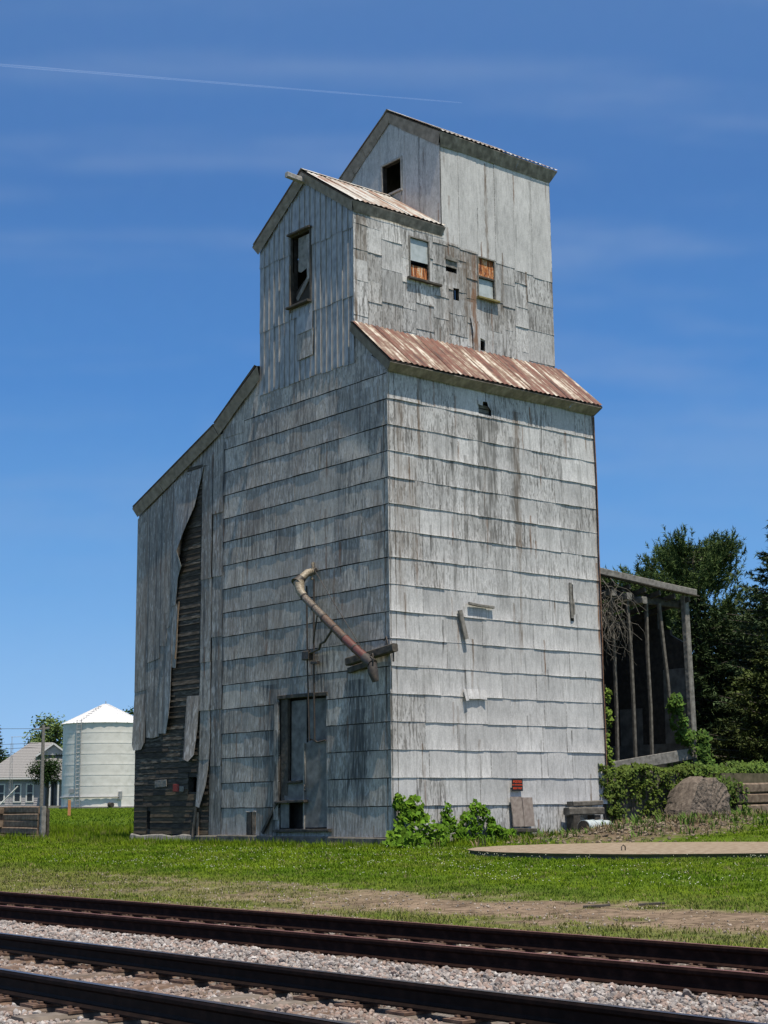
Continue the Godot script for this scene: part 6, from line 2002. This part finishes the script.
	put("sill_timber", timber(Vector3(3.72, 0.7, 0.1), Vector3(4.5, 0.68, 0.1), 0.12, 0.1), M.wood_dark2, bd)
	for k in 2:
		var tb := thing("old_timber", ["upper grey timber of the pair stacked at the wall's right foot", "lower grey timber of the pair stacked at the wall's right foot"][k], "timber", Vector3.ZERO, "timbers stacked by the wall")
		put("beam", timber(Vector3([5.65, 5.5][k], [1.31, 1.13][k], 0.2), Vector3([6.75, 6.7][k], [1.34, 1.13][k], 0.2 + 0.08 * k), 0.24, [0.12, 0.19][k]), M.wood_mid, tb)
	var sk := thing("wall_skid", "dark wooden block carrying the stacked timbers", "timber block", Vector3.ZERO)
	put("block", timber(Vector3(5.75, 0.4, 0.2), Vector3(5.75, 1.03, 0.2), 0.3, 0.25, Vector3.RIGHT), M.wood_dark2, sk)
	put("block", timber(Vector3(6.5, 0.4, 0.2), Vector3(6.5, 1.03, 0.2), 0.3, 0.25, Vector3.RIGHT), M.wood_dark2, sk)
	var dr := thing("metal_drum", "pale blue half buried metal drum lying by the stacked timbers", "drum", Vector3(5.75, 0.74, 0.78))
	var ring := []
	put("shell", tube_mesh([Vector3(-0.42, 0, 0.16), Vector3(0.72, -0.02, -0.1)], [0.18], 20), tri_mat(noise_tex([Color(0.25, 0.27, 0.27), Color(0.42, 0.48, 0.5), Color(0.5, 0.56, 0.58)], 0.03, 101, 256), 1.2, 0.5), dr)
	put("dark_end_disc", tube_mesh([Vector3(-0.44, 0, 0.165), Vector3(-0.425, 0, 0.162)], [0.168], 20), M.wood_dark, dr)  # dark disc on the capped end, painted for the shade of a hollow
	for q in [-0.05, 0.35]:
		put("rib", tube_mesh([Vector3(q, 0, 0.075 - 0.228 * q), Vector3(q + 0.03, 0, 0.07 - 0.228 * q)], [0.188], 20), mat(lin(0.42, 0.48, 0.5), 0.5), dr)
	ring = ring
	# greenery
	var bright := Color(0.09, 0.185, 0.018)
	vine("corner_bush", "bright green leafy bush growing at the elevator's near corner", "bush", func() -> Vector3:
		var c: Array = [[0.15, 0.95, 0.36, 0.34, 0.5], [0.5, 0.75, 0.45, 0.42, 0.42], [-0.15, 0.6, 0.4, 0.35, 0.3], [0.85, 0.6, 0.5, 0.35, 0.35], [0.0, 0.5, 0.75, 0.5, 0.25], [0.45, 1.25, 0.25, 0.12, 0.28], [0.05, 1.4, 0.2, 0.06, 0.2], [0.3, 1.05, 0.2, 0.25, 0.15], [-0.4, 0.5, 0.5, 0.2, 0.12]][rng.randi() % 9]
		var d := rdir() * pow(rng.randf(), 0.4)
		return Vector3(c[0] + d.x * c[3], maxf(c[1] + d.y * c[4], 0.36), maxf(c[2] + d.z * 0.3, 0.07)), 1500, Vector2(0.08, 0.17), bright, [[Vector3(0.1, 0.2, 0.35), Vector3(0.2, 0.8, 0.35), Vector3(0.15, 1.35, 0.3)], [Vector3(0.4, 0.2, 0.4), Vector3(0.5, 0.8, 0.4), Vector3(0.45, 1.3, 0.25)]], Vector3(-0.4, 0.3, 0.8))
	vine("wall_creeper", "green creeper climbing the sunlit wall left of the wooden board", "creeper", func() -> Vector3:
		var x := rng.randf_range(1.1, 3.6)
		var top := 0.75 + 0.75 * maxf(exp(-pow((x - 2.55) / 0.33, 2.0)), maxf(0.75 * exp(-pow((x - 1.5) / 0.13, 2.0)), 0.5 * exp(-pow((x - 2.1) / 0.2, 2.0)))) + 0.1 * sin(x * 9.0)
		if x > 3.2:
			top = 0.72
		return Vector3(x, lerpf(0.42, top, pow(rng.randf(), 0.8)), 0.07 + rng.randf() * 0.35 * (1.0 - 0.5 * (top - 0.6))), 2300, Vector2(0.06, 0.13), Color(0.08, 0.175, 0.016), [[Vector3(2.5, 0.3, 0.1), Vector3(2.55, 0.9, 0.07), Vector3(2.6, 1.4, 0.06)], [Vector3(1.5, 0.3, 0.1), Vector3(1.5, 0.8, 0.07), Vector3(1.5, 1.25, 0.06)]], Vector3(-0.3, 0.3, 0.8))
	vine("corner_creeper", "narrow green creeper climbing the far edge of the sunlit wall", "creeper", func() -> Vector3:
		var y := rng.randf_range(2.1, 4.3)
		return Vector3(7.42 + rng.randfn(0.0, 0.08) + 0.04 * sin(y * 6.0), y, -0.08 + rng.randf_range(-0.1, 0.08)), 620, Vector2(0.07, 0.13), Color(0.13, 0.20, 0.035), [[Vector3(7.4, 1.6, -0.1), Vector3(7.42, 3.0, -0.1), Vector3(7.42, 4.4, -0.1)]], Vector3(-0.2, 0.3, 0.8))
	vine("ivy", "ivy hanging over the retaining wall below the lean-to", "ivy", func() -> Vector3:
		var x := 6.95 + 4.1 * rng.randf()
		var y := 2.3 - 1.35 * pow(rng.randf(), (2.6 + sin(x * 4.0)) if x > 7.9 else 1.2)
		if x < 7.25:
			y = maxf(y, 1.45)
		return Vector3(x, y + 0.08 * sin(x * 3.0), -0.22 + rng.randf() * 0.22 + (0.15 if x < 7.3 else 0.0) - 0.35 * sm(2.2, 2.32, y)), 4600, Vector2(0.07, 0.13), Color(0.078, 0.115, 0.028), [[Vector3(8.0, 1.0, -0.2), Vector3(8.2, 1.6, -0.2), Vector3(8.6, 2.2, -0.25)]], Vector3(-0.2, 0.4, 0.8))
	vine("post_creeper", "green creeper wrapped round the foot of the lean-to corner post", "creeper", func() -> Vector3:
		var c: Array = [[10.55, 4.0, 0.22, 0.32], [10.65, 3.5, 0.18, 0.35], [10.9, 3.1, 0.35, 0.25], [11.4, 2.75, 0.42, 0.5], [11.6, 2.4, 0.5, 0.35], [11.55, 3.0, 0.3, 0.35]][rng.randi() % 6]
		var d := rdir() * pow(rng.randf(), 0.45)
		return Vector3(c[0] + d.x * c[2], c[1] + d.y * c[3], -0.35 + d.z * 0.3), 1500, Vector2(0.08, 0.16), Color(0.06, 0.12, 0.028), [[Vector3(11.4, 2.0, -0.4), Vector3(11.0, 3.0, -0.4), Vector3(10.6, 4.2, -0.45)]], Vector3(-0.3, 0.3, 0.8))
	vine("terrace_shrubs", "low green shrubs along the top edge of the terrace behind the boulder", "shrub", func() -> Vector3:
		var x := rng.randf_range(10.6, 18.0)
		return Vector3(x, 2.05 + rng.randf() * (0.3 + 0.12 * sin(x * 2.0)), rng.randf_range(-0.9, 0.5)), 3200, Vector2(0.08, 0.15), Color(0.075, 0.125, 0.03), [[Vector3(12.0, 2.0, 0.0), Vector3(12.1, 2.2, 0.0), Vector3(12.2, 2.4, 0.0)]], Vector3(-0.3, 0.5, 0.6))
	vine("boulder_weeds", "green weeds crowding the gap between the boulder and the timber wall", "weeds", func() -> Vector3:
		var x := rng.randf_range(10.3, 11.9)
		return Vector3(x, lerpf(0.75, 2.05 - 0.3 * absf(x - 10.9), rng.randf()), rng.randf_range(0.45, 1.0)), 1300, Vector2(0.07, 0.14), Color(0.075, 0.12, 0.03), [[Vector3(10.9, 0.6, 0.6), Vector3(10.95, 1.2, 0.6), Vector3(11.0, 1.9, 0.55)]], Vector3(-0.3, 0.3, 0.8))
	# bits of wood on the dirt strip
	var spots := [Vector3(-8.95, 0, 14.6), Vector3(-8.4, 0, 15.0)]
	for k in 2:
		var p: Vector3 = spots[k]
		p.y = ground_y(p.x, p.z) + 0.02
		var sc := thing("wood_scrap", ["dark weathered stick lying on the bare dirt strip, nearer the track", "dark weathered stick lying on the bare dirt strip, nearer the grass"][k], "stick", p, "sticks on the dirt strip")
		put("stick", timber(Vector3(-0.14, 0, -0.1), Vector3(0.12, 0.01, 0.1), 0.035, 0.03), M.wood_dark2, sc)

func build_contrail() -> void:
	var a := Vector3(-23.64, 1.3, 28.28)
	var m := mat(Color(0.95, 0.96, 1.0, 0.055), 1.0)
	m.transparency = BaseMaterial3D.TRANSPARENCY_ALPHA
	var p0 := a + Vector3(CT[0], CT[1], CT[2]) * 9000.0
	var p1 := a + Vector3(CT[3], CT[4], CT[5]) * 9000.0
	var pts := []
	var rad := []
	for i in 14:
		var t := i / 13.0
		pts.append(p0.lerp(p1, -0.25 + 1.65 * t))
		rad.append(lerpf(9.0, 2.4, t) + 1.0 * sin(i * 2.7))
	var o := put("contrail_cloud", tube_mesh(pts, rad, 8), m, self)
	o.set_meta("kind", "structure")

func _ready() -> void:
	rng.seed = 20240613
	nz.seed = 3
	nz.frequency = 1.0
	nz.fractal_octaves = 3
	setup_view()
	build_materials()
	M.wood_sleep_a = tri_mat(noise_tex([Color(0.085, 0.058, 0.04), Color(0.165, 0.118, 0.082), Color(0.26, 0.2, 0.145)], 0.025, 96, 256), 0.7, 0.95)
	M.wood_sleep_b = tri_mat(noise_tex([Color(0.08, 0.057, 0.04), Color(0.19, 0.14, 0.1), Color(0.3, 0.235, 0.18)], 0.025, 97, 256), 0.7, 0.95)
	M.wood_hatch = tri_mat(noise_tex([Color(0.16, 0.13, 0.11), Color(0.24, 0.20, 0.18), Color(0.32, 0.28, 0.25)], 0.03, 98, 256), 0.8, 0.9)
	M.wood_mid = tri_mat(noise_tex([Color(0.05, 0.045, 0.038), Color(0.11, 0.10, 0.085), Color(0.18, 0.165, 0.145)], 0.03, 102, 256), 0.8, 0.95)
	M.soil = tri_mat(noise_tex([Color(0.05, 0.045, 0.025), Color(0.09, 0.08, 0.045), Color(0.14, 0.12, 0.075)], 0.03, 99, 256), 0.5, 0.97)
	print("materials")
	build_ground()
	print("ground")
	build_tracks()
	build_ballast()
	build_pebbles()
	print("tracks")
	build_elevator()
	print("elevator")
	build_shed()
	build_right_side()
	build_left_timbers()
	print("right side")
	build_bin()
	build_house()
	build_pole()
	build_trees()
	print("trees")
	build_grass()
	build_contrail()
